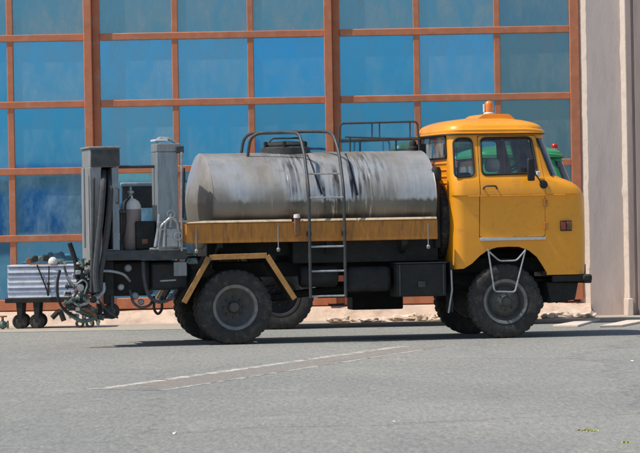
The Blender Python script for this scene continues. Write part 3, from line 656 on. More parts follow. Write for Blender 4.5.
# mirror with arm, hinge cap
mu, mz = L(531, 169.5, -1.28)
mr = MB().box(mu - 0.05, mu + 0.05, -1.30, -1.26, mz - 0.15, mz + 0.15).build('mirror', 'rubber_seal', truck, bevel=0.02)
hu, hz = L(538, 178, -1.14)
MB().tube(fillet([(hu + 0.05, -1.10, hz - 0.08), (hu + 0.0, -1.24, hz - 0.03), (mu + 0.03, -1.27, mz - 0.02)], 0.04), 0.012, 6).build('mirror_arm', 'steel_dark', mr)
MB().box(hu - 0.03, hu + 0.02, -1.2, -1.15, hz + 0.02, hz + 0.09).build('mirror_bracket', 'white_paint', mr, bevel=0.008)
hu, hz = L(543.5, 184.5, -1.17)
MB().lathe([(0.0, -0.03), (0.04, -0.028), (0.055, -0.01), (0.055, 0.02)], (hu, -1.17, hz), 'y', 18).build('hinge_cap', 'rubber_seal', truck)
for y in (203, 226):
    hu, hz = L(545.5, y, -1.16); MB().box(hu - 0.025, hu + 0.02, -1.15, -1.182, hz - 0.05, hz + 0.05).build('hinge', 'yellow_old', truck, bevel=0.006)
# wire step at the front wheel
st = MB()
for path in ([(488, 249), (494.5, 291.5), (515, 292), (525, 251)], [(486.5, 249.5), (499.5, 261), (516.5, 260.5), (525.5, 250)]):
    st.tube(fillet([(L(x, y, -1.2)[0], -1.2, L(x, y, -1.2)[1]) for x, y in path], 0.04), 0.012, 6)
st.build('step', 'galv', truck)
# bumper and nose underside
u0, z0 = L(546, 282.5, -1.15); u1, z1 = L(586, 273.5, -1.15)
MB().box(u1 - 0.02, u1 + 0.08, -1.15, 1.15, z0 - 0.02, z1 - 0.01).build('bumper', 'chassis', truck, bevel=0.02)
MB().box(u0 + 0.1, u1 - 0.022, -1.10, -1.04, z0 + 0.005, z1 - 0.015).build('bumper_return', 'chassis', truck, bevel=0.01)
MB().prism([(u0 + 0.05, z0 + 0.0), (u1 - 0.05, z0 + 0.0), (u1 - 0.1, z0 - 0.24), (u0 + 0.1, z0 - 0.28)], -0.95, -0.55).build('steering_box', 'chassis', truck, bevel=0.02)
MB().prism([(u0 - 0.1, z0 + 0.05), (u1 - 0.04, z0 + 0.05), (u1 - 0.15, z0 - 0.2), (u0 - 0.1, z0 - 0.2)], -0.4, 0.9).build('radiator_guard', 'chassis', truck, bevel=0.02)
for px in (548, 556, 566): 
    a, b = L(px, 296, -0.9); MB().tube([(a, -0.9, b + 0.1), (a + 0.02, -0.92, b), (a, -0.9, b - 0.09)], 0.02, 6).build('tow_shackle', 'chassis', truck)
u0, z0 = L(590.5, 277, -1.15); MB().box(u0 - 0.1, u0 + 0.02, -1.17, -1.0, z0 - 0.05, z0 + 0.03).build('bumper_end', 'chassis', truck, bevel=0.02)
MB().tube([(U(451.5, -1.12, 290), -1.12, Z(270, 452, -1.12)), (U(451, -1.12), -1.12, Z(290, 452, -1.12)), (U(447, -1.12), -1.12, Z(313, 447, -1.12))], 0.012, 6).build('mud_flap_stay', 'galv', truck)
MB().box(U(449, -1.0), U(449, -1.0) + 0.015, -1.1, -0.75, Z(312, 447, -1.0), Z(262, 450, -1.0)).build('mud_flap', 'rubber', truck)

# ---- wheels
RW = 0.49
def tyre_mesh(wd, Rr=RW):
    h = wd / 2
    prof = [(0.27, -h * 0.72), (0.30, -h * 0.86), (0.36, -h * 0.98), (0.42, -h), (Rr - 0.035, -h * 0.93), (Rr - 0.012, -h * 0.80), (Rr, -h * 0.70), (Rr, -h * 0.25), (Rr - 0.014, -h * 0.22), (Rr - 0.014, -h * 0.08), (Rr, -h * 0.05),
            (Rr, h * 0.05), (Rr - 0.014, h * 0.08), (Rr - 0.014, h * 0.22), (Rr, h * 0.25), (Rr, h * 0.70), (Rr - 0.012, h * 0.80), (Rr - 0.035, h * 0.93), (0.42, h), (0.36, h * 0.98), (0.30, h * 0.86), (0.27, h * 0.72)]
    def mod(k, i, r, hh):
        if 5 <= i <= 16 and i not in (8, 9, 12, 13):
            if ((k + (2 if i > 10 else 0)) % 4) < 1: r -= 0.016
        return r, hh
    return MB().lathe(prof, (0, 0, 0), 'y', 128, True, mod).mesh('tyre')
TY = tyre_mesh(0.23)
def rim_meshes(convex):
    ringp = [(0.272, -0.10), (0.295, -0.105), (0.30, -0.092), (0.275, -0.08), (0.26, -0.02), (0.262, 0.07), (0.25, 0.07), (0.245, -0.02), (0.255, -0.09)]
    a = MB().lathe(ringp, (0, 0, 0), 'y', 48, True).mesh('rim')
    s = -1
    if convex: disc = [(0.0, -0.175), (0.055, -0.17), (0.07, -0.15), (0.075, -0.11), (0.10, -0.10), (0.13, -0.095), (0.17, -0.06), (0.22, -0.02), (0.252, -0.02), (0.252, 0.0), (0.0, 0.0)]
    else: disc = [(0.0, -0.03), (0.06, -0.03), (0.075, -0.01), (0.085, 0.045), (0.12, 0.055), (0.16, 0.05), (0.21, 0.02), (0.252, 0.0), (0.252, 0.03), (0.0, 0.09)]
    b = MB(); b.lathe(disc, (0, 0, 0), 'y', 40)
    h = MB()
    for k in range(8):
        an = 2 * math.pi * k / 8; r, y = (0.12, -0.10) if convex else (0.125, 0.045)
        h.lathe([(0.0, y - 0.025), (0.014, y - 0.025), (0.016, y + 0.01)], (r * math.cos(an), 0, r * math.sin(an)), 'y', 6)
    return a, b.mesh('disc'), h.mesh('nuts')
RF = rim_meshes(True); RB = rim_meshes(False)
def wheel(root, u, v, parts, far=False, dual=False, ringm='rim_ring'):
    w_ = bpy.data.objects.new('wheel', TY); TY.materials.clear(); TY.materials.append(MAT['rubber']); TY.shade_smooth(); TY.set_sharp_from_angle(angle=R(30))
    COL.objects.link(w_); w_.parent = root; w_.location = (u, v, RW - 0.006); w_.rotation_euler = (0, 0, math.pi if far else 0)
    w_.name = 'wheel'
    if ringm != 'rim_ring': w_.material_slots[0].link = 'OBJECT'; w_.material_slots[0].material = MAT['rubber_dark']
    for me, nm, m in zip(parts, ('rim', 'wheel_disc', 'wheel_nuts'), (ringm, 'rim' if ringm == 'rim_ring' else ringm, 'steel_dark')):
        c = mkobj(nm, me.copy(), m, w_)
        if nm == 'wheel_nuts': c['kind'] = 'stuff'
    if dual:
        t2 = bpy.data.objects.new('inner_tyre', TY); COL.objects.link(t2); t2.parent = w_; t2.location = (0, 0.29, 0)
        q = MB().lathe([(0.24, -0.1), (0.272, -0.1), (0.272, 0.1), (0.24, 0.1)], (0, 0.29, 0), 'y', 32, True).build('inner_rim', 'rim', w_)
    return w_
u_front = L(505.5, 303, -1.12)[0]
for far in (False, True):
    s = 1 if far else -1
    wheel(truck, u_front, s * 1.03, RF, far); wheel(truck, 0.0, s * 1.03, RB, far, True)
# axles, springs, frame
MB().lathe([(0.06, -0.7), (0.07, -0.2), (0.19, -0.12), (0.2, 0.1), (0.07, 0.2), (0.06, 0.7)], (0, 0, RW), 'y', 20).build('rear_axle', 'chassis', truck)
MB().lathe([(0.05, -0.9), (0.06, -0.3), (0.06, 0.3), (0.05, 0.9)], (u_front, 0, RW), 'y', 12).build('front_axle', 'chassis', truck)
zf = 0.86
for s in (-1, 1):
    MB().box(-1.75, u_front + 0.95, s * 0.40, s * 0.48, zf, zf + 0.2).build('frame_rail', 'chassis', truck, bevel=0.01)
    for uc, v in ((0, .55), (u_front, .62)):
        sp = MB()
        for k in range(5):
            hl = 0.62 - k * 0.1
            sp.prism([(uc - hl, 0.74 - k * 0.03), (uc, 0.66 - k * 0.03), (uc + hl, 0.74 - k * 0.03), (uc + hl, 0.765 - k * 0.03), (uc, 0.685 - k * 0.03), (uc - hl, 0.765 - k * 0.03)], s * (v - 0.04), s * (v + 0.04))
        sp.build('leaf_spring', 'chassis', truck)
for uc in (-1.5, -0.6, 0.7, 1.6, 2.5): MB().box(uc - 0.05, uc + 0.05, -0.4, 0.4, zf + 0.02, zf + 0.18).build('cross_member', 'chassis', truck)
MB().tube([(0.15, 0, 0.52), (u_front - 0.9, 0.05, 0.80)], 0.055, 10).build('drive_shaft', 'chassis', truck)
MB().box(u_front - 0.9, u_front + 0.6, -0.33, 0.33, 0.62, 1.15).build('engine', 'chassis', truck, bevel=0.05)

# ---- tank
t_u0, t_u1 = L(213.5, 196, -1.09)[0], L(436.5, 205, -1.09)[0]
zc = L(320, 200.5, -1.09)[1]; ztop = L(320, 152, 0)[1]
hh = ztop - zc; hwid = 1.09
def ell(u, k, n=72):
    return [(u, hwid * k * math.cos(2 * math.pi * i / n), zc + hh * k * math.sin(2 * math.pi * i / n)) for i in range(n)]
def loft(rings, caps=True):
    n = len(rings[0]); fs = []
    for i in range(len(rings) - 1):
        for k in range(n): j = (k + 1) % n; fs.append((i * n + k, i * n + j, (i + 1) * n + j, (i + 1) * n + k))
    if caps: fs += [tuple(range(n))[::-1], tuple(range((len(rings) - 1) * n, len(rings) * n))]
    return MB().add([p for r_ in rings for p in r_], fs)
nu = 40; rings = [ell(t_u0 + (t_u1 - t_u0) * i / nu, 1.0 + 0.0025 * math.sin(i * 1.9)) for i in range(nu + 1)]
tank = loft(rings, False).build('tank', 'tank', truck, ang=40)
for u, s in ((t_u0, -1), (t_u1, 1)):
    cap = [ell(u - s * 0.002, 1.004), ell(u + s * 0.004, 1.006), ell(u + s * 0.012, 0.995)]
    for k in range(1, 9):
        t = k / 8; cap.append(ell(u + s * (0.012 + 0.16 * (1 - (1 - t) ** 2)), max(0.01, 0.97 * (1 - t))))
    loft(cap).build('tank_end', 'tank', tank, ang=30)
for px in (290, 372):
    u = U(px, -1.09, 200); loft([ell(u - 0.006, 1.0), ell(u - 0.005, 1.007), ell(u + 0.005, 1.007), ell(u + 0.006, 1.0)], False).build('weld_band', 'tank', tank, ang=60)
MB().prism([(t_u0 - 0.02, zc - hh - 0.06), (t_u1 + 0.02, zc - hh - 0.06), (t_u1 + 0.02, zc - hh + 0.14), (t_u0 - 0.02, zc - hh + 0.14)], -0.62, 0.62).build('tank_cradle', 'chassis', truck)
# side beams (both sides)
b0, zb0 = L(186, 243.5, -1.2); b1, zb1 = L(437.5, 218.5, -1.2)
zb0 = Z(241.5, 310, -1.2); zb1 = Z(221.5, 310, -1.2)
for s in (-1, 1):
    bm_ = MB().box(b0, b1, s * 1.10, s * 1.20, zb0, zb1).build('side_beam', 'yellow_old', truck, bevel=0.012)
    seg = [(187, 243), (246, 288), (299, 436)]
    for a, c in ((187, 292), (302, 357), (358.5, 437)):
        MB().prism([(s * 1.10, zb1 + 0.034), (s * 1.185, zb1 + 0.034), (s * 1.215, zb1 + 0.010), (s * 1.215, zb1 + 0.001), (s * 1.10, zb1 + 0.001)], U(a, -1.2), U(c, -1.2), 'x').build('beam_flange', 'beige_edge', bm_, bevel=0.004)
    for px in (297,):
        uu = U(px, -1.22); MB().box(uu - 0.035, uu + 0.035, s * 1.203, s * 1.25, zb0 + 0.08, zb1 + 0.05).build('beam_clamp', 'rust', bm_, bevel=0.01)
        MB().lathe([(0.0, 0.05), (0.04, 0.045), (0.045, 0.0), (0.0, 0.0)], (uu, s * 1.225, zb1 + 0.05), 'z', 12).build('clamp_cap', 'white_paint', bm_)
    for px in (196, 278, 428):
        uu = U(px, -1.21); h_ = MB(); h_.tube([(uu, s * 1.215, zb1 - 0.05), (uu, s * 1.215, zb0 - 0.09)], 0.007, 6); h_.lathe([(0, -0.03), (0.02, -0.02), (0.026, 0.01), (0.012, 0.03), (0, 0.03)], (uu, s * 1.215, zb0 - 0.10), 'z', 10)
        h_.build('tie_bolt', 'steel_grey', bm_)
    for px in (220, 330, 405):
        uu = U(px, -1.1); MB().prism([(s * 0.5, zf + 0.21), (s * 1.12, zb0 + 0.02), (s * 1.12, zb0 - 0.06), (s * 0.5, zf + 0.12)], uu - 0.03, uu + 0.03, 'x').build('outrigger', 'chassis', truck)
# ladder with hooked rails
ztk = ztop
def railpt(x, y, v): a, b = L(x, y, v); return (a, v, b)
lad = MB()
l_, r_ = [], []
vl = -1.27
ul, ur_ = U(309.5, vl, 230), U(344.5, vl, 230)
zbt = Z(297.5, 325, vl)
rail = lambda u: fillet([(u, vl, zbt), (u, vl, zc + 0.12), (u, -0.98, ztop - 0.02), (u - 0.02, -0.75, ztop + 0.24), (u - 0.12, -0.55, ztop + 0.255), (u - 0.62, -0.45, ztop + 0.25), (u - 0.66, -0.42, ztop - 0.08)], 0.16, 6)
ladder = lad.tube(rail(ul), 0.021, 8).build('ladder', 'steel_dark', truck)
MB().tube(fillet([(ur_, vl, zbt), (ur_, vl, zc + 0.12), (ur_, -0.98, ztop - 0.02), (ur_ - 0.03, -0.7, ztop + 0.25), (ur_ - 0.2, -0.2, ztop + 0.275), (ur_ - 1.05, 0.25, ztop + 0.27), (ur_ - 1.1, 0.28, ztop - 0.06)], 0.16, 6), 0.021, 8).build('ladder_rail', 'steel_dark', ladder)
for y in (173.5, 197.5, 246.5, 271, 296):
    z = Z(y, 327, vl); vv = vl if z < zc + 0.2 else vl + (z - zc - 0.12) * 0.6
    MB().tube([(ul, vv, z), (ur_, vv, z)], 0.014, 6).build('rung', 'galv', ladder)
for z in (zb0 + 0.1,):
    for u in (ul, ur_): MB().box(u - 0.03, u + 0.03, -1.25, -1.18, z - 0.03, z + 0.03).build('ladder_bracket', 'steel_dark', ladder)
# manhole
u0, u1 = U(266, 0, 150), U(305, 0, 150); mc = ((u0 + u1) / 2, 0.0)
mh = MB().lathe([(0.0, 0.05), (0.3, 0.045), (0.33, 0.03), (0.33, -0.08), (0.0, -0.08)], (mc[0], 0, ztop + 0.03), 'z', 32).build('manhole', 'steel_dark', truck)
MB().lathe([(0.0, 0.075), (0.22, 0.06), (0.27, 0.02), (0.27, 0.0), (0.0, 0.0)], (mc[0], 0, ztop + 0.08), 'z', 28).build('manhole_lid', 'chassis', mh)
MB().tube(fillet([(mc[0] - 0.25, -0.05, ztop + 0.09), (mc[0] - 0.2, -0.05, ztop + 0.19), (mc[0] + 0.2, -0.05, ztop + 0.19), (mc[0] + 0.25, -0.05, ztop + 0.09)], 0.05), 0.014, 6).build('lid_handle', 'steel_dark', mh)
for a in range(6):
    an = a * math.pi / 3 + 0.3; MB().lathe([(0, 0.09), (0.025, 0.08), (0.025, 0), (0, 0)], (mc[0] + 0.3 * math.cos(an), 0.3 * math.sin(an), ztop + 0.06), 'z', 8).build('lid_clamp', 'chassis', mh)
# far guard rail on tank top
gv = 0.62
gq_ = [railpt(338, 152, gv), railpt(340, 123.5, gv), railpt(417.5, 121.5, gv), railpt(419.5, 151, gv)]
grd = MB().tube(fillet(gq_, 0.06), 0.014, 8).build('guard_rail', 'steel_dark', truck)
MB().tube([railpt(339.5, 140.5, gv), railpt(418, 138.5, gv)], 0.022, 8).build('middle_rail', 'steel_dark', grd)
for x in (372, 379.5, 410): MB().tube([railpt(x, 122.5, gv), railpt(x, 139.5, gv)], 0.010, 6).build('upright', 'steel_dark', grd)
for x in (360, 396): MB().tube([railpt(x, 139.5, gv), railpt(x, 160, gv)], 0.014, 6).build('foot', 'steel_dark', grd)
MB().tube([railpt(345, 137, -0.1), railpt(420, 139, -0.1)], 0.012, 6).build('catwalk_rail', 'steel_dark', grd)
for x in (350, 419): MB().tube([railpt(x, 138, -0.1), railpt(x, 158, -0.1)], 0.012, 6).build('catwalk_post', 'steel_dark', grd)
vp = railpt(413, 151, 0.0); q = MB().lathe([(0, 0.13), (0.03, 0.13), (0.05, 0.1), (0.05, 0.05), (0.07, 0.03), (0.07, -0.06), (0, -0.06)], (vp[0], 0, ztop + 0.01), 'z', 14).build('vent_valve', 'chassis', truck)
MB().box(vp[0] + 0.06, vp[0] + 0.16, -0.1, 0.06, ztop - 0.06, ztop + 0.09).build('vent_box', 'chassis', truck, bevel=0.01)
# cables over the tank
def over_tank(x0, y0, pts, r, name, m):
    out = []
    for x, y in pts:
        v = -0.6
        for _ in range(12):
            u, z = L(x, y, v); k = max(-1, min(1, (z - zc) / hh)); v = -hwid * math.sqrt(max(0.0, 1 - k * k)) * 1.0 - 0.015
        out.append((u, v, z))
    MB().tube(fillet(out, 0.08), r, 6).build(name, m, truck)
over_tank(0, 0, [(307, 155), (312, 165), (316, 178), (322, 194)], 0.013, 'cable', 'rubber_seal')
over_tank(0, 0, [(345.5, 154), (350, 165), (354, 180), (357.5, 195)], 0.013, 'cable', 'rubber_seal')
# rear mudguard strips
for s in (-1, 1):
    pp = [L(x, y, -1.2) for x, y in ((184, 303), (209, 257.5), (267, 255.5), (295, 299))]
    seg_names = 0
    for a, b in zip(pp, pp[1:]):
        dx, dz = b[0] - a[0], b[1] - a[1]; ln = math.hypot(dx, dz); n_ = (dz / ln * 0.035, -dx / ln * 0.035)
        a2 = (a[0] + dx / ln * 0.004, a[1] + dz / ln * 0.004)
        MB().prism([(a2[0] - n_[0], a2[1] - n_[1]), (b[0] - n_[0], b[1] - n_[1]), (b[0] + n_[0], b[1] + n_[1]), (a2[0] + n_[0], a2[1] + n_[1])], s * 1.18, s * 1.2).build('mudguard_edge', 'orange_edge', truck, bevel=0.004)
        MB().prism([(a2[0] - n_[0] * .3, a2[1] - n_[1] * .3), (b[0] - n_[0] * .3, b[1] - n_[1] * .3), (b[0] + n_[0] * .3, b[1] + n_[1] * .3), (a2[0] + n_[0] * .3, a2[1] + n_[1] * .3)], s * 0.6, s * 1.178).build('mudguard_sheet', 'chassis', truck)
# boxes and vessels along the chassis
u0, z0 = L(397, 297, -1.12); u1, z1 = L(446, 263, -1.12)
tb = MB().box(u0, u1, -1.12, -0.66, z0, z1).build('toolbox', 'steel_dark', truck, bevel=0.015)
tb.data.materials[0] = MAT['chassis']
MB().box(u0 - 0.01, u1 + 0.01, -1.135, -0.65, z1 + 0.001, z1 + 0.016).build('toolbox_lid', 'steel_dark', tb, bevel=0.004)
MB().box((u0 + u1) / 2 - 0.05, (u0 + u1) / 2 + 0.05, -1.135, -1.12, z0 + 0.12, z0 + 0.2).build('latch', 'steel_dark', tb, bevel=0.004)
for du_ in (0.03, u1 - u0 - 0.05): MB().box(u0 + du_, u0 + du_ + 0.02, -1.13, -1.121, z0 + 0.02, z1 - 0.02).build('strap', 'steel_dark', tb)
u0, z0 = L(348, 292, -0.95); u1, z1 = L(391, 266, -0.95)
MB().box(u0, u1, -1.0, -0.6, z0, z1).build('fuel_tank', 'chassis', truck, bevel=0.06)
u0, z0 = L(300, 277, -0.9); MB().lathe([(0, 0), (0.12, 0.01), (0.14, 0.04), (0.14, 0.48), (0.12, 0.51), (0, 0.52)], (u0, -0.8, z0), 'x', 20).build('air_reservoir', 'chassis', truck)
u0, z0 = L(292, 262, -0.8); MB().box(u0, U(437, -0.8), -0.85, 0.85, z0 - 0.02, zb0 + 0.0).build('subframe', 'chassis', truck, bevel=0.01)
u0, z0 = L(352, 310, 0.6); MB().box(u0, u0 + 0.7, 0.55, 0.95, z0, z0 + 0.4).build('battery_box', 'chassis', truck, bevel=0.02)
MB().lathe([(0, 0), (0.1, 0.01), (0.11, 0.03), (0.11, 0.75), (0.1, 0.78), (0, 0.79)], (U(318, 0), 0.2, 0.66), 'x', 18).build('silencer', 'chassis', truck)
# spare wheel between tank and cab
spu = U(441.5, -0.5, 240)
sw = bpy.data.objects.new('spare_wheel', TY); COL.objects.link(sw); sw.parent = truck; sw.location = (spu + 0.02, -0.45, zf + 0.68); sw.rotation_euler = (0, 0, R(90))
for me, nm, m in zip(RB, ('rim', 'wheel_disc', 'wheel_nuts'), ('rim_ring', 'rim', 'steel_dark')):
    q = mkobj(nm, me.copy(), m, sw)
    if nm == 'wheel_nuts': q['kind'] = 'stuff'
MB().box(spu - 0.1, spu + 0.14, -0.6, -0.3, zf + 0.1, zf + 0.2).build('spare_bracket', 'chassis', truck)
u0, z0 = L(437.5, 183, -0.95)
MB().lathe([(0, 0.22), (0.05, 0.21), (0.07, 0.16), (0.07, 0.05), (0.045, 0.03), (0.045, -0.85), (0, -0.85)], (u0, -0.88, z0), 'z', 16).build('air_intake', 'chassis', truck)

# ---- rear working platform and spraying gear
def pb(name, m, x0, x1, y0, y1, v0, v1, parent=truck, bevel=0.008):
    """box given by its near-face pixels and lateral range (metres)"""
    vn = min(v0, v1); u0 = U(x0, vn, (y0 + y1) / 2); u1 = U(x1, vn, (y0 + y1) / 2); xm = (x0 + x1) / 2
    return MB().box(u0, u1, v0, v1, Z(y1, xm, vn), Z(y0, xm, vn)).build(name, m, parent, bevel=bevel)
def pt(x, y, v): a, b = L(x, y, v); return (a, v, b)
def pipe(name, m, pts, r, parent=truck, fr=0.08): return MB().tube(fillet([pt(*p) for p in pts], fr), r, 10).build(name, m, parent)
pb('platform', 'steel_dark', 106, 187, 250, 260, -1.12, 1.0)
pb('platform_edge', 'galv', 150, 187, 247.6, 249.8, -1.12, -0.95)
cb = pb('cabinet', 'steel_grey', 90.5, 102, 167, 290, -1.12, -0.22)
pb('cabinet_head', 'steel_grey', 90, 120, 148.5, 167, -1.12, -0.25, cb)
pb('head_panel', 'steel_dark', 91, 119.5, 149.5, 166.5, -1.135, -1.121, cb, 0.004)
pb('cabinet_top', 'steel_grey', 88.5, 121, 146.3, 148.3, -1.14, -0.22, cb)
pb('cabinet_post', 'steel_blue', 112.5, 119, 167.5, 249.5, -1.12, -0.3, cb)
pb('cabinet_back', 'chassis', 102.3, 112.2, 167.5, 249.5, -0.6, -0.55, cb)
pb('cabinet_lip', 'steel_grey', 83.5, 85.5, 168, 248, -1.10, -1.0, cb)
lt = MB().box(U(90, -0.7) - 0.014, U(90, -0.7) - 0.004, -1.0, -0.35, Z(280, 85, -0.7), Z(176, 85, -0.7)).build('cabinet_door', 'steel_grey', cb, bevel=0.004)
pipe('door_pull', 'steel_dark', [(117, 188, -1.125), (118.5, 188, -1.18), (118.5, 203, -1.18), (117, 203, -1.125)], 0.012, cb, 0.02)
for k, (dx, vv) in enumerate(((0, -1.17), (8, -1.1))):
    pipe('hose', 'hose', [(103.5 + dx * .7, 172, vv + 0.2), (103 + dx, 185, vv), (101 + dx, 215, vv), (97.5 + dx, 245, vv), (95 + dx * .6, 275, vv), (97 + dx * .4, 292, vv)], 0.042, truck, 0.25)
pipe('hose', 'hose', [(93.5, 178, -1.15), (93, 215, -1.16), (92, 260, -1.16), (91, 292, -1.14)], 0.022, truck, 0.2)
pb('cross_bar', 'steel_dark', 119, 158, 165.3, 168.2, -0.9, -0.84)
pb('rear_board', 'steel_dark', 122, 158, 186, 208, 0.2, 0.26)
pb('rear_board_edge', 'galv', 121, 158, 182.5, 185.6, 0.18, 0.28)
cl = pb('panel_column', 'steel_blue', 157.5, 178.5, 152, 251, -1.12, -0.62)
pb('column_side', 'steel_grey', 156.5, 180.5, 143.5, 151.7, -1.12, -0.6, cl)
ca, cz = L(158, 142, -1.1)
MB().tube(fillet([(ca - 0.02, -1.05, cz + 0.0), (ca + 0.02, -1.05, cz + 0.05), (ca + 0.17, -1.05, cz + 0.04), (ca + 0.3, -1.05, cz - 0.06)], 0.06), 0.022, 8).build('column_hood', 'galv', cl)
pb('hood_plate', 'white_paint', 155, 168, 139.2, 141.2, -1.12, -0.7, cl, 0.004)
pb('column_bracket', 'steel_dark', 176, 184, 146, 153, -1.15, -1.0, cl)
pipe('dip_rod', 'rubber_seal', [(184.2, 168, -1.2), (183.6, 195, -1.2), (183, 218, -1.2)], 0.014)
pipe('dip_tube', 'galv', [(181.6, 152, -1.16), (181.6, 251, -1.16)], 0.016)
# gas bottle on the platform
bu, bz = L(131.5, 250, -0.8); rb = 0.135
zt2 = Z(199, 131, -0.8)
hb = zt2 - bz
gb = MB().lathe([(0, 0.001), (rb - 0.02, 0.001), (rb, 0.03), (rb, hb * 0.82), (0, hb * 0.82)], (bu, -0.8, bz), 'z', 28).build('gas_bottle', 'bottle_grey', truck)
MB().lathe([(rb + 0.004, hb * 0.80), (rb * 0.98, hb * 0.87), (rb * 0.8, hb * 0.95), (rb * 0.45, hb), (0.03, hb + 0.01), (0.03, hb + 0.04), (0, hb + 0.04)], (bu, -0.8, bz), 'z', 28).build('bottle_dome', 'white_paint', gb)
MB().lathe([(0, 0), (0.02, 0), (0.022, 0.03), (0.045, 0.05), (0.045, 0.07), (0.018, 0.08), (0.018, 0.13), (0, 0.13)], (bu, -0.8, bz + hb + 0.03), 'z', 14).build('bottle_valve', 'galv', gb)
pipe('burner_hose', 'rubber_seal', [(131, 196, -0.8), (125, 203, -1.0), (126, 225, -1.05), (121, 249, -1.0)], 0.012)
pb('control_tray', 'steel_dark', 114, 126, 210, 213, -1.1, -0.7)
pipe('tray_leg', 'steel_dark', [(121, 213, -1.0), (121.5, 250, -1.0)], 0.02)
pb('pump_box', 'chassis', 136, 156, 221, 249.5, -1.0, -0.5, truck, 0.02)
pb('pump_plate', 'rust', 142, 148, 239, 244, -1.01, -1.0)
vb = pb('valve_block', 'galv', 166, 178, 228, 247, -1.2, -1.13, truck, 0.015)
for a in ([(158, 246, -1.18), (161, 226, -1.2), (167, 221, -1.2)], [(164, 247, -1.2), (165, 222, -1.2), (172, 217, -1.22), (177, 222, -1.2), (180, 247, -1.18)], [(170, 228, -1.2), (171, 214, -1.2)], [(155, 247, -1.2), (158, 230, -1.19), (159, 214, -1.17)]):
    pipe('valve_pipe', 'galv', a, 0.02, vb, 0.06)
for x, y in ((171, 214), (161, 226), (178, 236)):
    c = pt(x, y, -1.24); MB().lathe([(0.045, -0.006), (0.055, -0.006), (0.055, 0.006), (0.045, 0.006)], c, 'y', 16, True).build('hand_wheel', 'galv', vb)
# underneath the platform
pb('pump_housing', 'chassis', 112, 150, 261, 296, -0.85, 0.3, truck, 0.04)
pb('gear_case', 'steel_dark', 150, 189, 262, 290, -0.7, 0.6, truck, 0.04)
pb('heater_box', 'chassis', 128, 182, 261, 281, 0.1, 0.9, truck, 0.04)
pb('rear_frame', 'chassis', 104, 114, 261, 304, -1.0, -0.9, truck)
pb('rear_frame', 'chassis', 104, 114, 261, 304, 0.8, 0.9, truck)
pb('tail_plate', 'steel_grey', 174, 187, 262, 276, -1.1, -1.05)
c = pt(111.5, 311, -0.95); cw = MB().lathe([(0.05, -0.03), (0.09, -0.035), (0.105, -0.02), (0.105, 0.02), (0.09, 0.035), (0.05, 0.03)], c, 'y', 24, True).build('support_wheel', 'rubber', truck)
MB().lathe([(0, -0.04), (0.052, -0.032), (0.052, 0.032), (0, 0.04)], c, 'y', 16).build('wheel_hub', 'rim', cw)
MB().tube([Vector(c) + Vector((0, -0.06, 0)), Vector(c) + Vector((0.0, -0.06, 0.2))], 0.018, 6).build('wheel_fork', 'steel_dark', cw)
pipe('suction_pipe', 'galv', [(100, 271, -1.1), (112, 271, -1.12), (124, 274, -1.1), (130, 281, -0.95)], 0.018)
pipe('drain_hose', 'hose', [(143, 262, -1.0), (144, 280, -1.05), (148, 296, -1.05), (158, 303, -1.05), (170, 300, -1.05), (177, 290, -1.0)], 0.024, truck, 0.12)
pipe('drain_hose', 'hose', [(130, 290, -0.95), (133, 303, -1.0), (140, 308, -1.0), (150, 306, -1.0), (154, 297, -0.9)], 0.018, truck, 0.1)
pipe('tow_ring', 'chassis', [(154, 296, -1.02), (154, 310, -1.02), (158, 315, -1.02), (162, 310, -1.02), (162, 296, -1.02)], 0.018, truck, 0.06)
pipe('cross_pipe', 'galv', [(160, 281, -1.05), (176, 280, -1.05)], 0.012)
for x, y, r in ((135, 296, .05), (150, 292, .035), (141, 302, .04), (171, 297, .05), (121, 287, .045), (128, 268, .05)):
    MB().lathe([(0, -0.04), (r * 0.7, -0.04), (r, -0.02), (r, 0.03), (0, 0.03)], pt(x, y, -0.95), 'y', 12).build('fitting', random.choice(['steel_dark', 'galv', 'steel_grey']), truck)
pipe('hose_coupling', 'galv', [(85, 300, -1.1), (92, 299, -1.12), (99, 297, -1.12), (104, 290, -1.1), (103, 283, -1.08)], 0.03, truck, 0.08)
pipe('tail_stay', 'steel_dark', [(92, 289, -1.05), (104, 308, -1.05), (118, 318, -1.05)], 0.014)
pb('tail_block', 'steel_dark', 86, 100, 280, 294, -1.1, -0.3, truck, 0.02)

# ------------------------------------------------------------------ green truck behind
GF = Frame(281, 329.5, -1.12, R(6))
gt = thing('green_truck', 'green cab truck parked behind the yellow tank truck, near the glazed hall', 'truck', GF.O, GF.yaw)
u_gf = GF.L(514, 300, -1.12)[0]
shift = GF.L(577, 177, -0.9)[0] - SL[11][2]
KZ = 0.87; zb_cab = SL[0][0]
# build in the yellow truck's cab coordinates, then shift every part forward/back by 'shift'
before = set(bpy.data.objects)
gcab = add_cab(gt, 'green', True)
for o in set(bpy.data.objects) - before:
    if o.type == 'MESH' and (o.parent == gt or (o.parent and o.parent.parent == gt)):
        for v in o.data.vertices:
            if v.co.x > SL[11][2] - 0.05: v.co.x = SL[11][2] - 0.05 + (v.co.x - SL[11][2] + 0.05) * 0.25
    if o.parent == gt: o.location.x += shift; o.scale.z = KZ; o.location.z = zb_cab * (1 - KZ)
for far in (False, True):
    s = 1 if far else -1
    wheel(gt, u_gf, s * 1.03, RF, far, False, 'chassis'); wheel(gt, 0.0, s * 1.03, RB, far, True, 'chassis')
for s in (-1, 1): MB().box(-1.0, u_gf + 0.9, s * 0.40, s * 0.48, zf, zf + 0.2).build('frame_rail', 'chassis', gt, bevel=0.01)
MB().tube([(0, -0.9, RW), (0, 0.9, RW)], 0.07, 10).build('rear_axle', 'chassis', gt); MB().tube([(u_gf, -0.9, RW), (u_gf, 0.9, RW)], 0.06, 10).build('front_axle', 'chassis', gt)
bedf = rearU + shift - 0.15
zev = zb_cab + (z_eave - zb_cab) * KZ
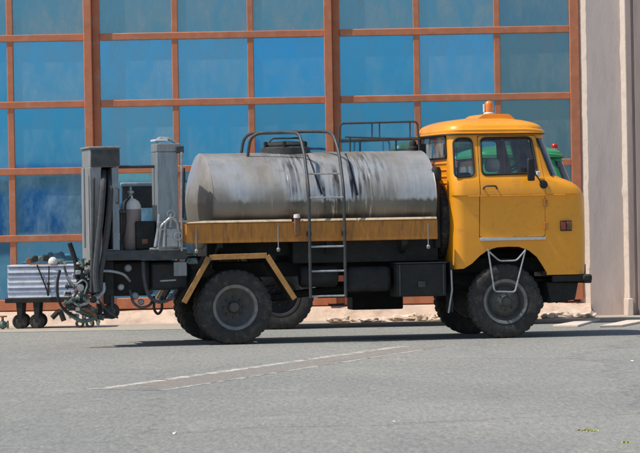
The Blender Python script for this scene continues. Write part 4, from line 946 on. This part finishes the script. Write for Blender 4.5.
MB().box(-1.0, bedf, -1.15, 1.15, zf + 0.2, zf + 0.32).build('bed_floor', 'chassis', gt, bevel=0.01)
for s in (-1, 1):
    for j in range(3): MB().box(-1.0, bedf, s * 1.13, s * 1.16, zf + 0.33 + j * 0.17, zf + 0.49 + j * 0.17).build('side_board', 'green', gt, bevel=0.01)
for u in (-1.0, bedf - 0.03): MB().box(u, u + 0.03, -1.12, 1.12, zf + 0.33, zf + 0.83).build('end_board', 'green', gt, bevel=0.01)
MB().box(1.0, 2.0, -1.1, -0.6, 0.45, 0.8).build('fuel_tank', 'green', gt, bevel=0.05)
MB().box(u_gf - 0.6, u_gf + 0.6, -0.4, 0.4, 0.6, 1.2).build('engine', 'chassis', gt, bevel=0.05)
MB().box(SL[11][2] + shift - 0.03, SL[11][2] + shift + 0.07, -1.13, 1.13, 0.72, 0.88).build('bumper', 'chassis', gt, bevel=0.02)
ub2 = GF.L(553.5, 150, -0.4)[0]
bc = MB().lathe([(0, 0), (0.06, 0.0), (0.06, 0.05), (0.05, 0.06), (0, 0.06)], (ub2, -0.5, zev + 0.07), 'z', 18).build('beacon', 'steel_grey', gt)
MB().lathe([(0.0, 0.0), (0.05, 0.0), (0.05, 0.05), (0.035, 0.07), (0, 0.075)], (ub2, -0.5, zev + 0.131), 'z', 18).build('beacon_dome', 'signal_red', bc)

# ------------------------------------------------------------------ wheeled trolley at the left, by the wall
YT = 8.7
def TP(x, y, dy=0.0): a, b = B(x, y, YT + dy); return (a, dy, b)
tr = thing('spray_trolley', 'low wheeled trolley with blue grey slatted side and tangled valves, by the wall', 'trolley', (0, YT, 0))
zsl = [268 + 4.9 * k for k in range(7)]
for k in range(6):
    xa_, z1 = B(7.5 + (0.6 if k > 4 else 0), zsl[k], YT); xb_, z0 = B(80 if k > 2 else 62, zsl[k + 1], YT)
    xb_ = B(78, 280, YT)[0]
    MB().prism([(0.0, z0 + 0.004), (-0.03, z0 + 0.012), (-0.012, z1 - 0.006), (0.0, z1 - 0.002)], xa_, xb_, 'x').build('slat', 'slat_a' if k not in (1, 4) else 'slat_b', tr)
xa_, z1 = B(8, 266.5, YT); xb_, z0 = B(78, 297, YT)
MB().box(xa_ + 0.01, xb_ - 0.01, 0.004, 0.75, z0, z1 - 0.02).build('box_body', 'slat_b', tr, bevel=0.01)
MB().box(xa_ - 0.01, xb_ + 0.01, -0.03, 0.77, z1 - 0.015, z1 + 0.015).build('lid_frame', 'slat_a', tr, bevel=0.006)
a, za = B(5, 302, YT); b, zb = B(88, 297.5, YT)
MB().box(a, b, -0.04, 0.8, z0 - 0.075, z0 - 0.002).build('deck', 'chassis', tr, bevel=0.01)
zd = z0 - 0.075
for px in (19.5, 36.5):
    for vy in (0.05, 0.7):
        x, z = B(px, 310, YT); rwh = 0.115
        ww = MB().lathe([(0.06, -0.045), (0.095, -0.05), (rwh, -0.03), (rwh, 0.03), (0.095, 0.05), (0.06, 0.045)], (x, vy, rwh - 0.002), 'y', 28, True).build('caster', 'rubber', tr)
        MB().lathe([(0, -0.05), (0.062, -0.045), (0.062, 0.045), (0, 0.05)], (x, vy, rwh), 'y', 18).build('hub', 'rim', ww)
        MB().prism([(x - 0.05, zd + 0.0), (x + 0.05, zd + 0.0), (x + 0.025, rwh - 0.02), (x - 0.025, rwh - 0.02)], vy - 0.075, vy - 0.058).build('fork', 'chassis', ww)
        MB().prism([(x - 0.05, zd + 0.0), (x + 0.05, zd + 0.0), (x + 0.025, rwh - 0.02), (x - 0.025, rwh - 0.02)], vy + 0.058, vy + 0.075).build('fork', 'chassis', ww)
def tpipe(name, m, pts, r, fr=0.06): return MB().tube(fillet([TP(*p) for p in pts], fr), r, 8).build(name, m, tr)
tpipe('manifold', 'valve_green', [(26, 262, .1), (40, 259.5, .1), (56, 261, .1), (66, 264, .05)], 0.03)
tpipe('manifold', 'rust', [(30, 265.5, .2), (62, 265, .2)], 0.025)
for x, y, m in ((29, 260, 'rust'), (35, 257.5, 'chassis'), (41, 258, 'valve_green'), (46, 257, 'chassis'), (60, 262, 'valve_green')):
    MB().lathe([(0, -0.05), (0.035, -0.05), (0.05, -0.03), (0.05, 0.03), (0, 0.05)], TP(x, y + 1, 0.08), 'y', 12).build('valve', m, tr)
bm0 = MB().lathe([(0, 0.1), (0.03, 0.095), (0.06, 0.07), (0.075, 0.03), (0.07, 0.0), (0.03, -0.015), (0, -0.015)], TP(53, 263.5, 0.02), 'z', 18).build('white_cap', 'white_paint', tr)
tpipe('strut', 'chassis', [(37, 265, -.06), (47, 290, -.06), (48, 296, -.06)], 0.012)
tpipe('strut', 'chassis', [(49, 266, -.06), (48.5, 296, -.06)], 0.010)
MB().lathe([(0, -0.02), (0.025, -0.02), (0.025, 0.02), (0, 0.02)], TP(48.5, 284, -.07), 'y', 10).build('strut_pin', 'rubber_seal', tr)
# hinged spray gear hanging from the truck's tail
gv0 = -0.95
def gpipe(name, m, pts, r, fr=0.06): return MB().tube(fillet([pt(x, y, gv0 + d_) for x, y, d_ in pts], fr), r, 8).build(name, m, truck)
gpipe('lift_arm', 'chassis', [(69.5, 243, -.1), (72, 250, -.1), (76, 262, -.1), (77, 278, -.1), (88, 286, 0)], 0.032)
gpipe('control_hose', 'rubber_seal', [(60, 270, -.12), (57.5, 280, -.12), (57, 293, -.12), (60, 305, -.12), (68, 313, -.12), (76, 316, -.12)], 0.018, 0.15)
gpipe('control_hose', 'hose', [(64, 266, -.1), (68, 280, -.12), (74, 288, -.12), (83, 287, -.1)], 0.016, 0.12)
gpipe('control_hose', 'rubber_seal', [(77, 262, -.1), (83, 272, -.15), (80, 288, -.15), (72, 300, -.15)], 0.014, 0.12)
gpipe('linkage', 'valve_green', [(62, 308, -.1), (72, 316, -.1), (82, 322, -.1), (97, 318, -.1)], 0.026)
gpipe('linkage', 'galv', [(70, 300, -.14), (78, 305, -.14), (86, 304, -.14), (92, 298, -.14), (99, 294, -.14)], 0.022)
gpipe('linkage', 'rust', [(84, 309, -.1), (92, 311, -.1), (96, 317, -.1)], 0.03)
gpipe('linkage', 'galv', [(67, 276, -.14), (71, 283, -.14), (76, 289, -.14)], 0.015)
gpipe('linkage', 'galv', [(76, 285, -.16), (83, 279, -.16), (88, 284, -.16), (84, 294, -.16)], 0.014)
gpipe('linkage', 'valve_green', [(80, 279, -.12), (83, 291, -.12), (80, 303, -.12)], 0.022)
gpipe('linkage', 'chassis', [(90, 290, -.05), (98, 300, -.05), (101, 312, -.05), (96, 321, -.05)], 0.028)
gpipe('spray_pipe', 'valve_green', [(64, 302, -.05), (76, 309, -.05), (90, 315, -.05), (104, 318, -.05)], 0.035)
gpipe('spray_pipe', 'steel_dark', [(80, 300, .3), (80, 312, .3), (92, 316, .3), (110, 316, .3)], 0.035)
random.seed(21)
for k in range(95):
    x = random.uniform(64, 100); y = random.uniform(262 if x > 74 else 283, 319); r = random.uniform(0.015, 0.05)
    if y > 305 + (x - 60) * 0.5: continue
    m = random.choice(['valve_green', 'chassis', 'galv', 'rust', 'valve_green', 'steel_dark', 'chassis', 'white_paint'])
    if k % 2: MB().lathe([(0, -r * 1.6), (r * .5, -r * 1.6), (r * .5, -r * 1.15), (r * .95, -r * 1.15), (r * .95, -r * .85), (r * .5, -r * .85), (r * .5, r * .85), (r * .95, r * .85), (r * .95, r * 1.15), (0, r * 1.15)], pt(x, y, gv0 + random.uniform(-.2, .1)), random.choice('xyz'), 12).build('spray_valve', m, truck)
    else:
        c = pt(x, y, gv0 + random.uniform(-.15, .1)); MB().box(c[0] - r, c[0] + r * 0.9, c[1] - r, c[1] + r, c[2] - r * .7, c[2] + r * .8).build('spray_bracket', m, truck, bevel=0.008)
for x in (70, 77, 84, 91, 98):
    c = pt(x, 314 + (x - 70) * 0.28, gv0 - 0.05); MB().lathe([(0, -0.06), (0.012, -0.06), (0.022, -0.03), (0.03, 0.0), (0.03, 0.03), (0, 0.03)], c, 'z', 10).build('spray_nozzle', 'galv', truck)
tpipe('drag_bar', 'chassis', [(52, 318, 0), (60, 310, 0), (64, 321, 0)], 0.04)
tpipe('drag_bar', 'chassis', [(64, 300, 0), (84, 303, 0), (104, 318, 0)], 0.035)
for px in (80, 90):
    x, z = B(px, 318, YT); cw = MB().lathe([(0.03, -0.03), (0.06, -0.03), (0.07, -0.015), (0.07, 0.015), (0.06, 0.03), (0.03, 0.03)], (x, -0.05, 0.069), 'y', 20, True).build('jockey_wheel', 'rubber', tr)
x, z = B(7, 316, YT)
ng = thing('nozzle_valve', 'small greenish cast valve lying by the trolley at the left picture edge', 'valve', (x - 0.06, YT - 0.1, 0))
MB().lathe([(0, -0.09), (0.06, -0.09), (0.06, -0.07), (0.04, -0.06), (0.075, 0.0), (0.04, 0.06), (0.06, 0.07), (0.06, 0.09), (0, 0.09)], (0, 0, 0.075), 'x', 16).build('valve_body', 'valve_green', ng)
MB().lathe([(0, 0), (0.02, 0), (0.02, 0.07), (0, 0.07)], (0, 0, 0.13), 'z', 10).build('stem', 'rust', ng); MB().tube([(0.06 * math.cos(a), 0.06 * math.sin(a), 0.2) for a in [i * math.pi / 8 for i in range(16)]], 0.012, 6, True).build('hand_wheel', 'rust', ng)

# ------------------------------------------------------------------ small litter and weeds on the yard
def flat_bit(name, label, cat, px, py, r, m, seed, n=9):
    p = G(px, py); vs = [(0, 0, 0.02)]; fs = []
    for i in range(n):
        a = 2 * math.pi * i / n; q = r * (0.7 + 0.6 * noise.noise(Vector((math.cos(a) + seed, math.sin(a), seed)))); vs.append((q * math.cos(a), q * 0.8 * math.sin(a), 0.006 + 0.03 * abs(noise.noise(Vector((a, seed, 2))))))
    for i in range(n): fs.append((0, 1 + i, 1 + (i + 1) % n))
    o = MB().add(vs, fs).build(name, m, smooth=False); o.location = p; return tag(o, label, cat)
flat_bit('paper_scrap', 'white paper scrap lying on the asphalt at the right edge', 'litter', 632, 362, .04, 'paper', 3.0)
flat_bit('paper_scrap', 'small white scrap on the asphalt in the bottom centre foreground', 'litter', 394, 423, .025, 'paper', 5.0)
flat_bit('paper_scrap', 'small white scrap on the asphalt at the bottom left', 'litter', 174, 435, .03, 'paper', 8.0)
def weeds(name, spots, m, seed):
    rn = random.Random(seed); mb = MB()
    for px, py, nb, spread, h in spots:
        p = G(px, py)
        for _ in range(nb):
            bx, by = p.x + rn.gauss(0, spread), p.y + rn.gauss(0, spread * 0.5); a = rn.uniform(0, 6.28); hh_ = h * rn.uniform(.5, 1.2); lean = hh_ * rn.uniform(.3, 1.2)
            ex, ey = bx + math.cos(a) * lean, by + math.sin(a) * lean; wx, wy = -math.sin(a) * 0.008, math.cos(a) * 0.008
            mx_, my_ = (bx + ex) / 2, (by + ey) / 2
            mb.add([(bx - wx, by - wy, 0), (bx + wx, by + wy, 0), (mx_ + wx, my_ + wy, hh_ * .75), (mx_ - wx, my_ - wy, hh_ * .75), (ex, ey, hh_)], [(0, 1, 2, 3), (3, 2, 4)])
    o = mb.build(name, m, smooth=False); o['kind'] = 'stuff'; return o
o = weeds('moss', [(585, 430.5, 50, .03, .012), (592, 431.5, 20, .02, .01), (626, 443, 16, .02, .012)], 'leaf_yellow', 1)
o['label'] = 'yellow green moss patches on the foreground asphalt at lower right'
